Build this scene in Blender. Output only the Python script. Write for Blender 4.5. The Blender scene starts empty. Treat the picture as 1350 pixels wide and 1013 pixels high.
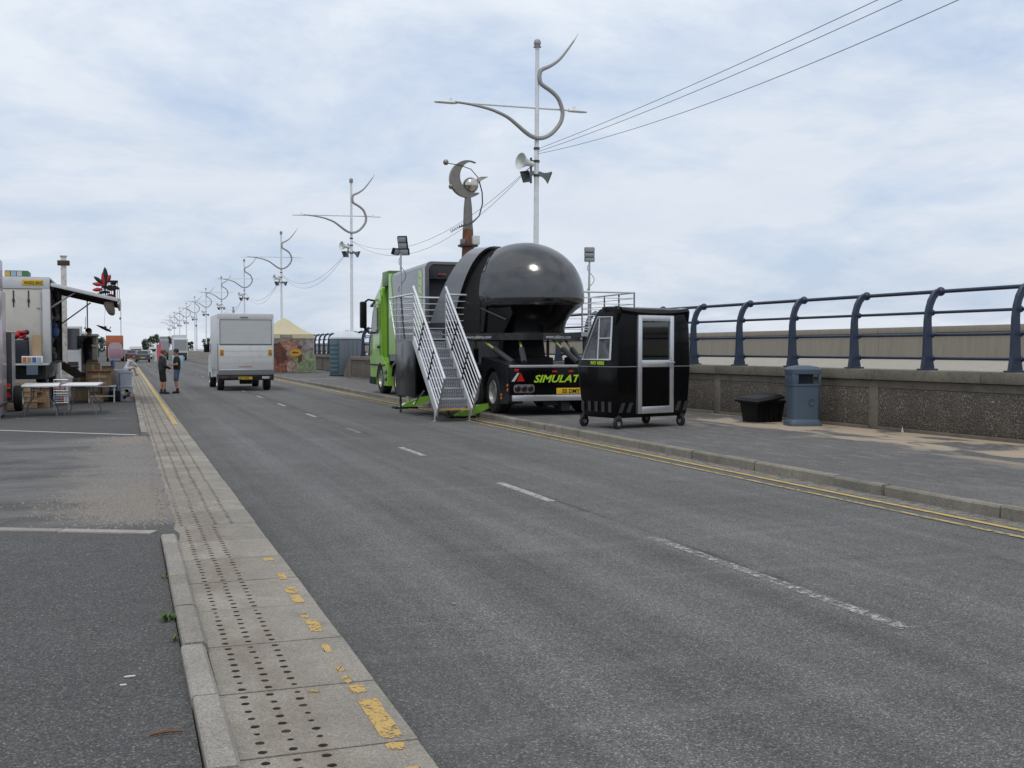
import bpy, bmesh, math, random
from mathutils import Vector, Matrix, Euler
R = math.radians
SC = bpy.context.scene
COL = SC.collection

# ------------------------------------------------------------------ camera
cam_d = bpy.data.cameras.new("camera"); cam = bpy.data.objects.new("camera", cam_d); COL.objects.link(cam)
cam_d.sensor_width = 36.0; cam_d.lens = 36.0 * 1450 / 1350
cam_d.clip_end = 4000; cam_d.clip_start = 0.05
YAW = math.atan(510 / 1450); PITCH = math.atan(46.5 / 1450)
cam.location = (0, 0, 1.65)
cam.rotation_euler = (math.pi / 2 - PITCH, 0, -YAW)
SC.camera = cam

# ------------------------------------------------------------------ world: bright overcast with thin blue gaps
SUN_EL, SUN_AZ = R(60), R(212)        # azimuth measured clockwise from +Y (down the road)
W = bpy.data.worlds.new("World"); SC.world = W; W.use_nodes = True
nt = W.node_tree; nt.nodes.clear()
def wn(t, **k):
    n = nt.nodes.new(t)
    for a, b in k.items(): setattr(n, a, b)
    return n
out = wn('ShaderNodeOutputWorld'); bg = wn('ShaderNodeBackground'); bg.inputs[1].default_value = 0.1
sky = wn('ShaderNodeTexSky', sky_type='NISHITA', sun_disc=False, sun_elevation=SUN_EL, sun_rotation=SUN_AZ)
sky.air_density = 1.0; sky.dust_density = 2.0
tc = wn('ShaderNodeTexCoord')
sep = wn('ShaderNodeSeparateXYZ'); nt.links.new(tc.outputs['Generated'], sep.inputs[0])
def wm(op, a, b=None, clamp=False):
    n = wn('ShaderNodeMath', operation=op); n.use_clamp = clamp
    for i, v in enumerate((a, b)):
        if v is None: continue
        if isinstance(v, (int, float)): n.inputs[i].default_value = v
        else: nt.links.new(v, n.inputs[i])
    return n.outputs[0]
zc = wm('MAXIMUM', sep.outputs[2], 0.0)
dn = wm('ADD', zc, 0.22)
cx = wm('DIVIDE', sep.outputs[0], dn); cy = wm('DIVIDE', sep.outputs[1], dn)
cmb = wn('ShaderNodeCombineXYZ'); nt.links.new(cx, cmb.inputs[0]); nt.links.new(cy, cmb.inputs[1])
def wnoise(scale, det, rough, dist, off):
    mp = wn('ShaderNodeMapping'); mp.inputs[1].default_value = off; nt.links.new(cmb.outputs[0], mp.inputs[0])
    n = wn('ShaderNodeTexNoise'); n.inputs['Scale'].default_value = scale; n.inputs['Detail'].default_value = det
    n.inputs['Roughness'].default_value = rough; n.inputs['Distortion'].default_value = dist
    nt.links.new(mp.outputs[0], n.inputs['Vector']); return n.outputs[0]
def wramp(fac, stops):
    r = wn('ShaderNodeValToRGB'); e = r.color_ramp.elements
    while len(e) < len(stops): e.new(0.5)
    for i, (p, c) in enumerate(stops): e[i].position = p; e[i].color = (*c, 1) if len(c) == 3 else c
    nt.links.new(fac, r.inputs[0]); return r.outputs[0]
n_gap = wnoise(1.25, 10, 0.62, 0.25, (3.1, 1.7, 0))
n_tone = wnoise(1.7, 10, 0.66, 0.3, (7.3, 4.2, 0))
cover = wramp(n_gap, [(0.36, (0.30,) * 3), (0.55, (1, 1, 1))])
low = wramp(zc, [(0.0, (7.4, 7.9, 8.6)), (0.12, (7.1, 7.75, 8.7)), (0.34, (8.2, 8.8, 9.6)), (0.9, (10.5, 10.9, 11.4))])
tone = wramp(n_tone, [(0.34, (0.94, 0.95, 0.965)), (0.62, (1.05, 1.042, 1.03))])
cl = wn('ShaderNodeMix', data_type='RGBA', blend_type='MULTIPLY'); cl.inputs[0].default_value = 1
nt.links.new(low, cl.inputs[6]); nt.links.new(tone, cl.inputs[7])
# thin blue sky seen through the gaps (the Sky Texture, brightened by high haze)
hz = wn('ShaderNodeMix', data_type='RGBA', blend_type='MIX'); hz.inputs[0].default_value = 0.62
nt.links.new(sky.outputs[0], hz.inputs[6]); hz.inputs[7].default_value = (5.4, 7.0, 9.8, 1)
mx = wn('ShaderNodeMix', data_type='RGBA', blend_type='MIX')
nt.links.new(cover, mx.inputs[0]); nt.links.new(hz.outputs[2], mx.inputs[6]); nt.links.new(cl.outputs[2], mx.inputs[7])
nt.links.new(mx.outputs[2], bg.inputs[0]); nt.links.new(bg.outputs[0], out.inputs[0])

# ------------------------------------------------------------------ sun behind thin cloud
sd = bpy.data.lights.new("sun", 'SUN'); sun = bpy.data.objects.new("sun", sd); COL.objects.link(sun)
sd.energy = 1.1; sd.angle = R(12); sd.color = (1.0, 0.95, 0.88)
to_sun = Vector((math.sin(SUN_AZ) * math.cos(SUN_EL), math.cos(SUN_AZ) * math.cos(SUN_EL), math.sin(SUN_EL)))
sun.rotation_euler = to_sun.to_track_quat('Z', 'Y').to_euler(); sun.location = to_sun * 60
SC.view_settings.view_transform = 'Standard'; SC.view_settings.look = 'None'
SC.view_settings.exposure = 0.0; SC.view_settings.gamma = 1.0; SC.view_settings.use_curve_mapping = False
SC.render.engine = 'CYCLES'

# ------------------------------------------------------------------ materials
MT = {}
class NT:
    def __init__(s, name):
        s.m = bpy.data.materials.new(name); s.m.use_nodes = True; s.t = s.m.node_tree; s.t.nodes.clear()
        s.o = s.n('ShaderNodeOutputMaterial'); s.b = s.n('ShaderNodeBsdfPrincipled'); s.l(s.b.outputs[0], s.o.inputs[0])
        s.pos = s.n('ShaderNodeNewGeometry').outputs['Position']; s.obj = s.n('ShaderNodeTexCoord').outputs['Object']
        MT[name] = s.m
    def n(s, t, **k):
        n = s.t.nodes.new(t)
        for a, b in k.items(): setattr(n, a, b)
        return n
    def l(s, a, b): s.t.links.new(a, b)
    def put(s, sock, v):
        if isinstance(v, (int, float)): sock.default_value = v
        elif isinstance(v, (tuple, list)): sock.default_value = (*v, 1) if (len(v) == 3 and len(sock.default_value) == 4) else v
        else: s.l(v, sock)
    def math(s, op, a, b=None, clamp=False):
        n = s.n('ShaderNodeMath', operation=op); n.use_clamp = clamp
        s.put(n.inputs[0], a)
        if b is not None: s.put(n.inputs[1], b)
        return n.outputs[0]
    def map(s, v, scale=(1, 1, 1), off=(0, 0, 0), rot=(0, 0, 0)):
        n = s.n('ShaderNodeMapping'); s.l(v, n.inputs[0]); n.inputs[3].default_value = scale; n.inputs[1].default_value = off; n.inputs[2].default_value = rot
        return n.outputs[0]
    def noise(s, v, scale, det=4, rough=0.55, dist=0.0):
        n = s.n('ShaderNodeTexNoise'); s.l(v, n.inputs['Vector']); n.inputs['Scale'].default_value = scale
        n.inputs['Detail'].default_value = det; n.inputs['Roughness'].default_value = rough; n.inputs['Distortion'].default_value = dist
        return n.outputs[0]
    def vor(s, v, scale, feat='F1', outp=0, rnd=1.0):
        n = s.n('ShaderNodeTexVoronoi', feature=feat); s.l(v, n.inputs['Vector']); n.inputs['Scale'].default_value = scale
        n.inputs['Randomness'].default_value = rnd
        return n.outputs[outp]
    def ramp(s, f, stops, interp='LINEAR'):
        r = s.n('ShaderNodeValToRGB'); r.color_ramp.interpolation = interp; e = r.color_ramp.elements
        while len(e) < len(stops): e.new(0.5)
        for i, (p, c) in enumerate(stops):
            e[i].position = p
            c = (c, c, c) if isinstance(c, (int, float)) else c
            e[i].color = (*c, 1)
        s.l(f, r.inputs[0]); return r.outputs[0]
    def mix(s, f, a, b, mode='MIX'):
        n = s.n('ShaderNodeMix', data_type='RGBA', blend_type=mode); s.put(n.inputs[0], f); s.put(n.inputs[6], a); s.put(n.inputs[7], b)
        return n.outputs[2]
    def bump(s, h, strength=0.3, dist=0.01):
        n = s.n('ShaderNodeBump'); n.inputs['Strength'].default_value = strength; n.inputs['Distance'].default_value = dist
        s.l(h, n.inputs['Height']); s.l(n.outputs[0], s.b.inputs['Normal'])
    def xyz(s, v):
        n = s.n('ShaderNodeSeparateXYZ'); s.l(v, n.inputs[0]); return n.outputs
    def step(s, v, a, b):
        n = s.n('ShaderNodeMapRange', interpolation_type='SMOOTHSTEP'); s.put(n.inputs[0], v)
        n.inputs[1].default_value = a; n.inputs[2].default_value = b; return n.outputs[0]
    def rnd(s): return s.n('ShaderNodeObjectInfo').outputs['Random']

def pm(name, col, rough=0.5, metal=0.0, var=0.12, vs=3.0, bump=0.0, bs=60.0, rv=0.1, rnd=0.0, coat=0.0, ior=1.45, dirt=0.0, dcol=(0.12, 0.10, 0.08), world=False):
    if name in MT: return MT[name]
    s = NT(name); v = s.pos if world else s.obj
    n = s.noise(v, vs, 6, 0.6)
    c = s.mix(n, tuple(x * (1 - var) for x in col), tuple(min(1, x * (1 + var)) for x in col))
    if rnd: c = s.mix(s.rnd(), s.mix(1.0, c, (1 - rnd,) * 3, 'MULTIPLY'), s.mix(1.0, c, (1 + rnd,) * 3, 'MULTIPLY'))
    if dirt:
        d = s.math('MULTIPLY', s.ramp(s.noise(v, vs * 2.3, 8, 0.65, 0.4), [(0.48, 0.0), (0.72, 1.0)]), dirt)
        c = s.mix(d, c, dcol)
    s.put(s.b.inputs['Base Color'], c)
    s.put(s.b.inputs['Roughness'], s.math('ADD', s.math('MULTIPLY', s.math('SUBTRACT', s.noise(v, vs * 4, 4), 0.5), rv * 2), rough, True))
    s.b.inputs['Metallic'].default_value = metal; s.b.inputs['IOR'].default_value = ior
    s.b.inputs['Coat Weight'].default_value = coat; s.b.inputs['Coat Roughness'].default_value = 0.06
    if bump: s.bump(s.noise(v, bs, 4, 0.6), bump, 0.01)
    return s.m

def asphalt(name, base, warm=0.0, streak=0.0, seed=0.0):
    s = NT(name); p = s.pos
    a = s.vor(p, 125, 'F1', 1); spk = s.n('ShaderNodeSeparateColor'); s.l(a, spk.inputs[0])
    grain = s.ramp(spk.outputs[0], [(0.0, 0.45), (0.55, 0.88), (0.88, 1.2), (1.0, 2.3)])
    fine = s.ramp(s.noise(p, 260, 3, 0.7), [(0.3, 0.6), (0.7, 1.4)])
    big = s.ramp(s.noise(s.map(p, off=(seed, seed, 0)), 0.35, 6, 0.6, 0.6), [(0.3, 0.88), (0.7, 1.13)])
    mid = s.ramp(s.noise(s.map(p, off=(seed, 3, 0)), 2.3, 6, 0.65), [(0.3, 0.92), (0.7, 1.08)])
    c = s.mix(1.0, (base * (1 + warm), base, base * (1 - warm)), grain, 'MULTIPLY')
    c = s.mix(1.0, c, fine, 'MULTIPLY'); c = s.mix(1.0, c, big, 'MULTIPLY'); c = s.mix(1.0, c, mid, 'MULTIPLY')
    if streak:
        x, y, z = s.xyz(p)
        wob = s.math('MULTIPLY', s.math('SUBTRACT', s.noise(s.map(p, (.3, .12, 1)), 1.0, 4), .5), .9)
        xx = s.math('ADD', x, wob)
        tr = s.math('SINE', s.math('MULTIPLY', s.math('ADD', xx, .05), 2 * math.pi / 1.62))
        c = s.mix(1.0, c, s.ramp(s.math('ADD', s.math('MULTIPLY', tr, .5), .5), [(0.0, .94), (1.0, 1.07)]), 'MULTIPLY')
        jn = s.math('ABSOLUTE', s.math('SUBTRACT', s.math('ADD', x, s.math('MULTIPLY', s.math('SUBTRACT', s.noise(s.map(p, (3, 1.5, 1)), 1.0, 6, .7), .5), .16)), 4.42))
        jm = s.math('MULTIPLY', s.ramp(jn, [(0.0, 1.0), (.035, 0.0)]), s.ramp(s.noise(s.map(p, (1, .5, 1)), 1.3, 5, .6), [(0.5, 0.0), (0.6, .75)]))
        c = s.mix(jm, c, (0.028, 0.027, 0.026))
        gut = s.math('MULTIPLY', s.step(x, 2.0, 1.15), s.ramp(s.noise(s.map(p, (3, .8, 1)), 1.2, 6, .6), [(.35, .1), (.65, .5)]))
        c = s.mix(gut, c, (0.055, 0.053, 0.05))
        st = s.ramp(s.noise(s.map(p, (2.6, 0.035, 1), (seed, 0, 0), (0, 0, R(-1.0))), 1.0, 7, 0.62, 0.35), [(0.35, 1 - streak), (0.68, 1 + streak)])
        c = s.mix(1.0, c, st, 'MULTIPLY')
        # turning tyre scuffs
        sc = s.ramp(s.noise(s.map(p, (0.10, 2.4, 1), (2, 5, 0), (0, 0, R(12))), 1.0, 5, 0.6, 1.2), [(0.55, 0.0), (0.72, 1.0)])
        c = s.mix(s.math('MULTIPLY', sc, 0.13), c, (0.26, 0.26, 0.26))
        # fine wandering cracks
        w = s.noise(s.map(p, (0.5, 0.16, 1)), 1.0, 5, 0.6, 0.8)
        cr = s.ramp(s.math('ABSOLUTE', s.math('SUBTRACT', w, 0.5)), [(0.0, 1.0), (0.006, 0.0)])
        cr = s.math('MULTIPLY', cr, s.ramp(s.noise(p, 0.8, 3), [(0.52, 0), (0.66, 0.35)]))
        c = s.mix(cr, c, (0.02, 0.02, 0.02))
    # drips and dark spots
    sp = s.ramp(s.noise(p, 3.4, 3, 0.5), [(0.70, 0.0), (0.78, 1.0)])
    c = s.mix(s.math('MULTIPLY', sp, 0.4), c, (0.03, 0.03, 0.03))
    s.put(s.b.inputs['Base Color'], c); s.b.inputs['Roughness'].default_value = 0.85
    s.b.inputs['Specular IOR Level'].default_value = 0.3
    h = s.math('ADD', s.vor(p, 150), s.noise(p, 260, 3))
    s.bump(h, 0.35, 0.004)
    return s, c

asphalt('road_asphalt', 0.115, 0.035, 0.2, 0)
asphalt('car_park_asphalt', 0.08, 0.04, 0.0, 11)
# bare worn ground and grit at the car park entrance
s = [None]
def carpark():
    s, c = asphalt('car_park_surface', 0.078, 0.025, 0.0, 11)
    x, y, z = s.xyz(s.pos)
    e = s.math('MULTIPLY', s.step(y, 10.2, 11.2), s.step(y, 21.6, 20.4))
    nx = s.math('ADD', x, s.math('MULTIPLY', s.noise(s.pos, 0.9, 6, 0.65, 0.4), 2.4))
    m = s.math('MULTIPLY', e, s.step(nx, 0.25, 1.0))
    pt = s.math('MULTIPLY', s.math('MULTIPLY', s.step(y, 10.6, 11.6), s.step(y, 14.6, 13.2)), s.step(nx, -.2, .9))
    m = s.math('MULTIPLY', m, s.ramp(s.noise(s.pos, 22, 5, 0.7), [(0.36, 0.25), (0.56, 1.0)]))
    g = s.mix(s.noise(s.pos, 40, 4, 0.7), (0.13, 0.115, 0.10), (0.30, 0.27, 0.24))
    c2 = s.mix(s.math('MULTIPLY', m, 0.8), c, g)
    c2 = s.mix(s.math('MULTIPLY', pt, s.ramp(s.noise(s.pos, 5, 6, .7, .5), [(.42, 0.0), (.6, .85)])), c2, s.mix(s.noise(s.pos, 9, 5, .7), (0.10, 0.075, 0.055), (0.26, 0.225, 0.19)))
    dust = s.math('MULTIPLY', e, s.ramp(s.noise(s.map(s.pos, (0.5, 1.6, 1)), 1.0, 6, 0.6, 0.5), [(0.4, 0.0), (0.62, 0.45)]))
    c2 = s.mix(dust, c2, (0.20, 0.195, 0.19))
    s.put(s.b.inputs['Base Color'], c2)
carpark()
def pave():
    s, c = asphalt('pavement_asphalt', 0.11, 0.04, 0.0, 23)
    x, y, z = s.xyz(s.pos)
    g = s.ramp(s.noise(s.map(s.pos, (5, 1.2, 1)), 1.0, 7, 0.7, 0.5), [(0.5, 0.0), (0.66, 0.5)])
    c = s.mix(g, c, (0.22, 0.21, 0.20))
    near = s.math('MULTIPLY', s.step(x, 9.9, 12.4), s.step(y, 26, 20))
    n = s.noise(s.map(s.pos, (1.0, 0.42, 1), (4.4, 2.0, 0)), 1.15, 7, 0.62, 0.6)
    m = s.ramp(s.math('ADD', n, s.math('MULTIPLY', near, 0.16)), [(0.60, 0.0), (0.66, 1.0)])
    m = s.math('MULTIPLY', m, near, True)
    c = s.mix(m, c, s.mix(s.noise(s.pos, 60, 4), (0.32, 0.26, 0.19), (0.42, 0.345, 0.26)))
    s.put(s.b.inputs['Base Color'], c)
pave()
def concrete(name, base, spk=0.35, stain=0.5, bs=120, rnd=0.1, scol=(0.10, 0.095, 0.085)):
    s = NT(name); p = s.pos
    a = s.n('ShaderNodeSeparateColor'); s.l(s.vor(p, 160, 'F1', 1), a.inputs[0])
    c = s.mix(1.0, base, s.ramp(a.outputs[0], [(0.0, 1 - spk), (0.6, 1.0), (1.0, 1 + spk)]), 'MULTIPLY')
    c = s.mix(1.0, c, s.ramp(s.noise(p, 1.6, 7, 0.65, 0.3), [(0.3, 0.8), (0.7, 1.15)]), 'MULTIPLY')
    d = s.ramp(s.noise(p, 6, 8, 0.7, 0.6), [(0.52, 0.0), (0.75, stain)])
    c = s.mix(d, c, scol)
    c = s.mix(s.rnd(), s.mix(1.0, c, (1 - rnd,) * 3, 'MULTIPLY'), s.mix(1.0, c, (1 + rnd,) * 3, 'MULTIPLY'))
    s.put(s.b.inputs['Base Color'], c); s.b.inputs['Roughness'].default_value = 0.9; s.b.inputs['Specular IOR Level'].default_value = 0.25
    s.bump(s.math('ADD', s.noise(p, bs, 5, 0.7), s.math('MULTIPLY', s.noise(p, 14, 4), 0.6)), 0.4, 0.006)
    return s
SLAB = concrete('slab_concrete', (0.272, 0.248, 0.212), 0.27, 0.42)
def slab_stain(s):
    c = s.b.inputs['Base Color'].links[0].from_socket
    x, y, z = s.xyz(s.pos)
    band = s.math('MULTIPLY', s.step(x, .40, .55), s.step(x, .95, .72))
    m = s.math('MULTIPLY', band, s.ramp(s.noise(s.map(s.pos, (2.2, .9, 1)), 1.6, 7, .65, .4), [(0.4, 0.0), (0.65, 0.55)]))
    c = s.mix(m, c, (0.16, 0.115, 0.085)); s.put(s.b.inputs['Base Color'], c)
slab_stain(SLAB)
pm('hole_silt', (0.06, 0.05, 0.041), 0.9, var=0.5, vs=40, world=True)
concrete('kerb_concrete', (0.262, 0.243, 0.212), 0.32, 0.45)
concrete('right_kerb_concrete', (0.225, 0.205, 0.17), 0.35, 0.6)
concrete('coping_concrete', (0.17, 0.155, 0.125), 0.4, 0.7, scol=(0.05, 0.05, 0.04))
concrete('pilaster_concrete', (0.15, 0.132, 0.107), 0.3, 0.8, scol=(0.06, 0.055, 0.045))
concrete('promenade_concrete', (0.34, 0.31, 0.26), 0.1, 0.3)
concrete('bare_concrete', (0.30, 0.28, 0.25), 0.2, 0.4)
def aggregate():
    s = NT('exposed_aggregate'); p = s.pos
    a = s.n('ShaderNodeSeparateColor'); s.l(s.vor(p, 34, 'F1', 1), a.inputs[0])
    st = s.ramp(a.outputs[0], [(0.0, (0.075, 0.063, 0.05)), (0.45, (0.112, 0.095, 0.076)), (0.75, (0.145, 0.123, 0.098)), (0.93, (0.19, 0.165, 0.134)), (1.0, (0.29, 0.255, 0.215))])
    dist = s.vor(p, 34)
    c = s.mix(s.ramp(dist, [(0.35, 0.0), (0.62, 1.0)]), st, (0.065, 0.056, 0.046))
    c = s.mix(1.0, c, s.ramp(s.noise(p, 1.3, 6, 0.65), [(0.3, 0.75), (0.7, 1.2)]), 'MULTIPLY')
    s.put(s.b.inputs['Base Color'], c); s.b.inputs['Roughness'].default_value = 0.8
    s.bump(s.math('SUBTRACT', 1.0, dist), 0.9, 0.015)
aggregate()
def seawall():
    s = NT('sea_wall_concrete'); p = s.pos
    c = s.mix(s.noise(s.map(p, (1, 2.2, 0.25)), 1.6, 7, 0.65, 0.4), (0.19, 0.172, 0.142), (0.29, 0.262, 0.218))
    c = s.mix(s.ramp(s.noise(s.map(p, (1, 5, 0.4)), 1.0, 6, 0.6), [(0.52, 0.0), (0.7, 0.35)]), c, (0.12, 0.11, 0.092))
    s.put(s.b.inputs['Base Color'], c); s.b.inputs['Roughness'].default_value = 0.9
    s.bump(s.noise(p, 12, 6, 0.7), 0.3, 0.03)
seawall()
def worn_paint(name, col, keep, sc=9.0, edge=0.05, speck=70):
    s = NT(name); p = s.pos
    s.put(s.b.inputs['Base Color'], s.mix(s.noise(p, 12, 6, 0.7), tuple(x * 0.75 for x in col), tuple(min(1, x * 1.1) for x in col)))
    s.b.inputs['Roughness'].default_value = 0.7
    n = s.math('ADD', s.math('MULTIPLY', s.noise(p, sc, 6, 0.7), 0.6), s.math('MULTIPLY', s.noise(p, speck, 4, 0.7), 0.4))
    a = s.ramp(n, [(keep - edge, 0.0), (keep + edge, 1.0)])
    s.put(s.b.inputs['Alpha'], a); return s.m
worn_paint('yellow_line_paint', (0.50, 0.35, 0.10), 0.42)
worn_paint('yellow_line_worn', (0.44, 0.33, 0.13), 0.475)
worn_paint('yellow_patch_paint', (0.50, 0.33, 0.10), 0.45, 22, 0.035)
worn_paint('white_line_paint', (0.40, 0.40, 0.38), 0.46, 14)
worn_paint('white_line_worn', (0.40, 0.39, 0.37), 0.52, 14)
worn_paint('bay_line_paint', (0.58, 0.57, 0.54), 0.36)
worn_paint('channel_grit', (0.20, 0.185, 0.16), 0.46, 9)

# paint, metal, plastic, cloth
pm('white_post_paint', (0.66, 0.68, 0.70), 0.35, var=0.06, vs=2, dirt=0.15)
pm('swan_neck_metal', (0.30, 0.295, 0.28), 0.45, 0.4, var=0.15, vs=6)
pm('galvanised', (0.45, 0.46, 0.47), 0.42, 0.7, var=0.2, vs=9)
pm('aluminium', (0.62, 0.63, 0.65), 0.34, 0.85, var=0.12, vs=12)
pm('horn_white', (0.62, 0.63, 0.62), 0.4, dirt=0.25)
pm('horn_grey', (0.13, 0.14, 0.15), 0.45)
pm('horn_mouth', (0.05, 0.055, 0.06), 0.5)
pm('navy_rail_paint', (0.018, 0.030, 0.062), 0.38, var=0.25, vs=8, bump=0.15, bs=60, dirt=0.3, dcol=(0.07, 0.065, 0.06))
pm('bin_grey_blue', (0.060, 0.088, 0.125), 0.5, var=0.1, vs=5, bump=0.1, bs=200, dirt=0.12)
pm('black_plastic', (0.006, 0.006, 0.0065), 0.5, var=0.3, vs=8, ior=1.3)
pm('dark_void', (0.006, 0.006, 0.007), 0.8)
pm('tyre_rubber', (0.014, 0.014, 0.015), 0.75, var=0.3, vs=20, dirt=0.3, dcol=(0.06, 0.055, 0.05))
pm('wheel_rim', (0.42, 0.42, 0.42), 0.4, 0.6, var=0.2, vs=14, dirt=0.3)
pm('steel_dark', (0.045, 0.046, 0.048), 0.5, 0.4, var=0.25, vs=8)
pm('booth_black', (0.0035, 0.0035, 0.004), 0.14, var=0.3, vs=3, rv=0.06, bump=0.03, bs=6, ior=1.25)
pm('booth_stripe', (0.035, 0.036, 0.04), 0.3)
pm('truck_green', (0.225, 0.46, 0.05), 0.3, var=0.08, vs=3, coat=0.6, dirt=0.08)
pm('truck_green_dark', (0.055, 0.15, 0.012), 0.4, var=0.15, vs=4)
pm('text_green', (0.36, 0.58, 0.03), 0.4, var=0.05)
pm('pale_green_print', (0.42, 0.60, 0.20), 0.4, var=0.1)
pm('pod_grey', (0.085, 0.088, 0.098), 0.28, var=0.08, vs=2, coat=0.4)
pm('pod_inner', (0.045, 0.048, 0.056), 0.4, var=0.15, vs=2)
pm('pod_black', (0.012, 0.012, 0.014), 0.25, coat=0.3)
pm('chassis_black', (0.011, 0.012, 0.015), 0.3, var=0.3, vs=4, coat=0.3, dirt=0.25, dcol=(0.04, 0.04, 0.042))
pm('hood_grey', (0.13, 0.135, 0.145), 0.16, 0.3, var=0.15, vs=2, coat=0.7)
def gloss_egg():
    s = NT('capsule_gloss_black'); p = s.obj
    w = s.noise(s.map(p, (1.2, 1.2, 2.6)), 1.5, 9, 0.68, 2.6)
    c = s.mix(s.ramp(w, [(0.35, 0.0), (0.7, 1.0)]), (0.003, 0.003, 0.004), (0.018, 0.019, 0.022))  # paler swirls in the base colour imitate clouds reflected in the shell
    s.put(s.b.inputs['Base Color'], c); s.b.inputs['Metallic'].default_value = 0.0
    s.put(s.b.inputs['Roughness'], s.ramp(w, [(0.3, 0.10), (0.75, 0.2)])); s.b.inputs['IOR'].default_value = 1.85
    s.bump(s.math('ADD', s.noise(p, 1.1, 2), s.math('MULTIPLY', w, 0.25)), 0.10, 0.06)
gloss_egg()
pm('capsule_low_black', (0.004, 0.004, 0.0045), 0.2, var=0.2, ior=1.3)
pm('jack_lime', (0.33, 0.36, 0.11), 0.4)
def chequer():
    s = NT('chequer_plate'); p = s.obj
    ck = s.vor(s.map(p, (1, 1, 1), rot=(0.3, 0.2, R(45))), 26, rnd=0.1)
    s.put(s.b.inputs['Base Color'], s.mix(s.ramp(ck, [(0.2, 1.0), (0.45, 0.0)]), (0.20, 0.21, 0.23), (0.55, 0.56, 0.58)))
    s.b.inputs['Metallic'].default_value = 0.75; s.b.inputs['Roughness'].default_value = 0.4
    s.bump(s.math('SUBTRACT', 1.0, ck), 0.6, 0.01)
chequer()
pm('tread_yellow', (0.50, 0.30, 0.05), 0.6, dirt=0.5)
pm('cabinet_blue_grey', (0.10, 0.135, 0.19), 0.5)
pm('panel_black_scuffed', (0.009, 0.009, 0.01), 0.18, var=0.5, vs=3, rv=0.1, ior=1.3, dirt=0.25, dcol=(0.05, 0.048, 0.045))
pm('rail_alloy', (0.68, 0.69, 0.71), 0.35, 0.5, var=0.08, vs=12)
pm('reflector_red', (0.42, 0.015, 0.012), 0.3)
pm('lamp_red_dark', (0.075, 0.013, 0.013), 0.25, coat=0.5)
pm('tail_lens', (0.03, 0.008, 0.008), 0.3)
pm('lamp_orange', (0.55, 0.17, 0.02), 0.3)
pm('lamp_clear', (0.5, 0.5, 0.5), 0.2, coat=0.5)
pm('plate_yellow', (0.62, 0.40, 0.02), 0.4, var=0.04)
pm('plate_black', (0.012, 0.012, 0.012), 0.5)
pm('text_white', (0.55, 0.56, 0.58), 0.4)
pm('floodlight_lens', (0.34, 0.36, 0.38), 0.25, var=0.15, vs=12)
pm('van_white', (0.54, 0.55, 0.56), 0.4, var=0.07, vs=1.5, dirt=0.22, dcol=(0.22, 0.21, 0.20))
pm('van_trim', (0.16, 0.165, 0.17), 0.5)
pm('shutter_grey', (0.49, 0.505, 0.52), 0.45, var=0.06)
pm('sticker_orange', (0.62, 0.33, 0.03), 0.45)
pm('sticker_dark', (0.09, 0.05, 0.02), 0.5)
pm('red_print', (0.42, 0.2, 0.18), 0.5)
pm('canvas_yellow', (0.48, 0.43, 0.28), 0.75, var=0.1, vs=2, bump=0.2, bs=5)
pm('loo_grey', (0.105, 0.125, 0.15), 0.5, var=0.1, vs=4, dirt=0.1)
pm('loo_teal', (0.04, 0.085, 0.105), 0.5, var=0.15, vs=5)
pm('loo_roof', (0.52, 0.55, 0.58), 0.45)
pm('rust_brown', (0.145, 0.058, 0.030), 0.75, var=0.3, vs=3, bump=0.2, bs=20)
pm('column_grey', (0.17, 0.165, 0.155), 0.5, 0.5, var=0.25, vs=4)
pm('polished_steel', (0.50, 0.48, 0.44), 0.18, 1.0, var=0.12, vs=3)
pm('bronze_grey', (0.20, 0.19, 0.165), 0.4, 0.7, var=0.3, vs=5)
pm('truck_box_white', (0.52, 0.535, 0.55), 0.5, var=0.06, vs=1.5, dirt=0.25, dcol=(0.30, 0.28, 0.24))
pm('truck_door_cream', (0.50, 0.485, 0.44), 0.55, var=0.06, vs=1.4, dirt=0.3, dcol=(0.32, 0.29, 0.24))
pm('awning_grey', (0.16, 0.155, 0.145), 0.6, var=0.2, vs=3, dirt=0.3)
pm('wood_dark', (0.055, 0.040, 0.026), 0.75, var=0.4, vs=8, bump=0.2, bs=40)
pm('cardboard', (0.30, 0.19, 0.105), 0.85, var=0.12, vs=5, rnd=0.15, bump=0.1, bs=30)
pm('cardboard_pale', (0.38, 0.27, 0.165), 0.85, var=0.12, vs=5, rnd=0.12)
pm('parcel_tape', (0.42, 0.31, 0.19), 0.3)
pm('table_white', (0.72, 0.73, 0.74), 0.45, var=0.04)
pm('sack_navy', (0.014, 0.016, 0.028), 0.6)
pm('clear_plastic', (0.42, 0.46, 0.52), 0.25, var=0.2, vs=6)
pm('lid_blue', (0.30, 0.40, 0.52), 0.35)
pm('pink_paint', (0.20, 0.09, 0.155), 0.35, var=0.1, coat=0.4)
pm('pink_pale', (0.36, 0.29, 0.315), 0.3, var=0.15, coat=0.4)
pm('pink_dull', (0.30, 0.17, 0.22), 0.5)
pm('orange_panel', (0.36, 0.10, 0.045), 0.6, var=0.12)
pm('rusty_white', (0.52, 0.50, 0.46), 0.6, var=0.1, vs=3, dirt=0.85, dcol=(0.14, 0.085, 0.05))
pm('kite_red', (0.36, 0.014, 0.02), 0.55); pm('kite_black', (0.012, 0.014, 0.016), 0.6)
pm('toy_green', (0.06, 0.2, 0.05), 0.5); pm('toy_red', (0.30, 0.03, 0.03), 0.5); pm('toy_blue', (0.07, 0.13, 0.32), 0.5)
pm('toy_yellow', (0.55, 0.38, 0.06), 0.5); pm('toy_white', (0.6, 0.6, 0.6), 0.5); pm('toy_orange', (0.5, 0.16, 0.04), 0.5)
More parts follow.
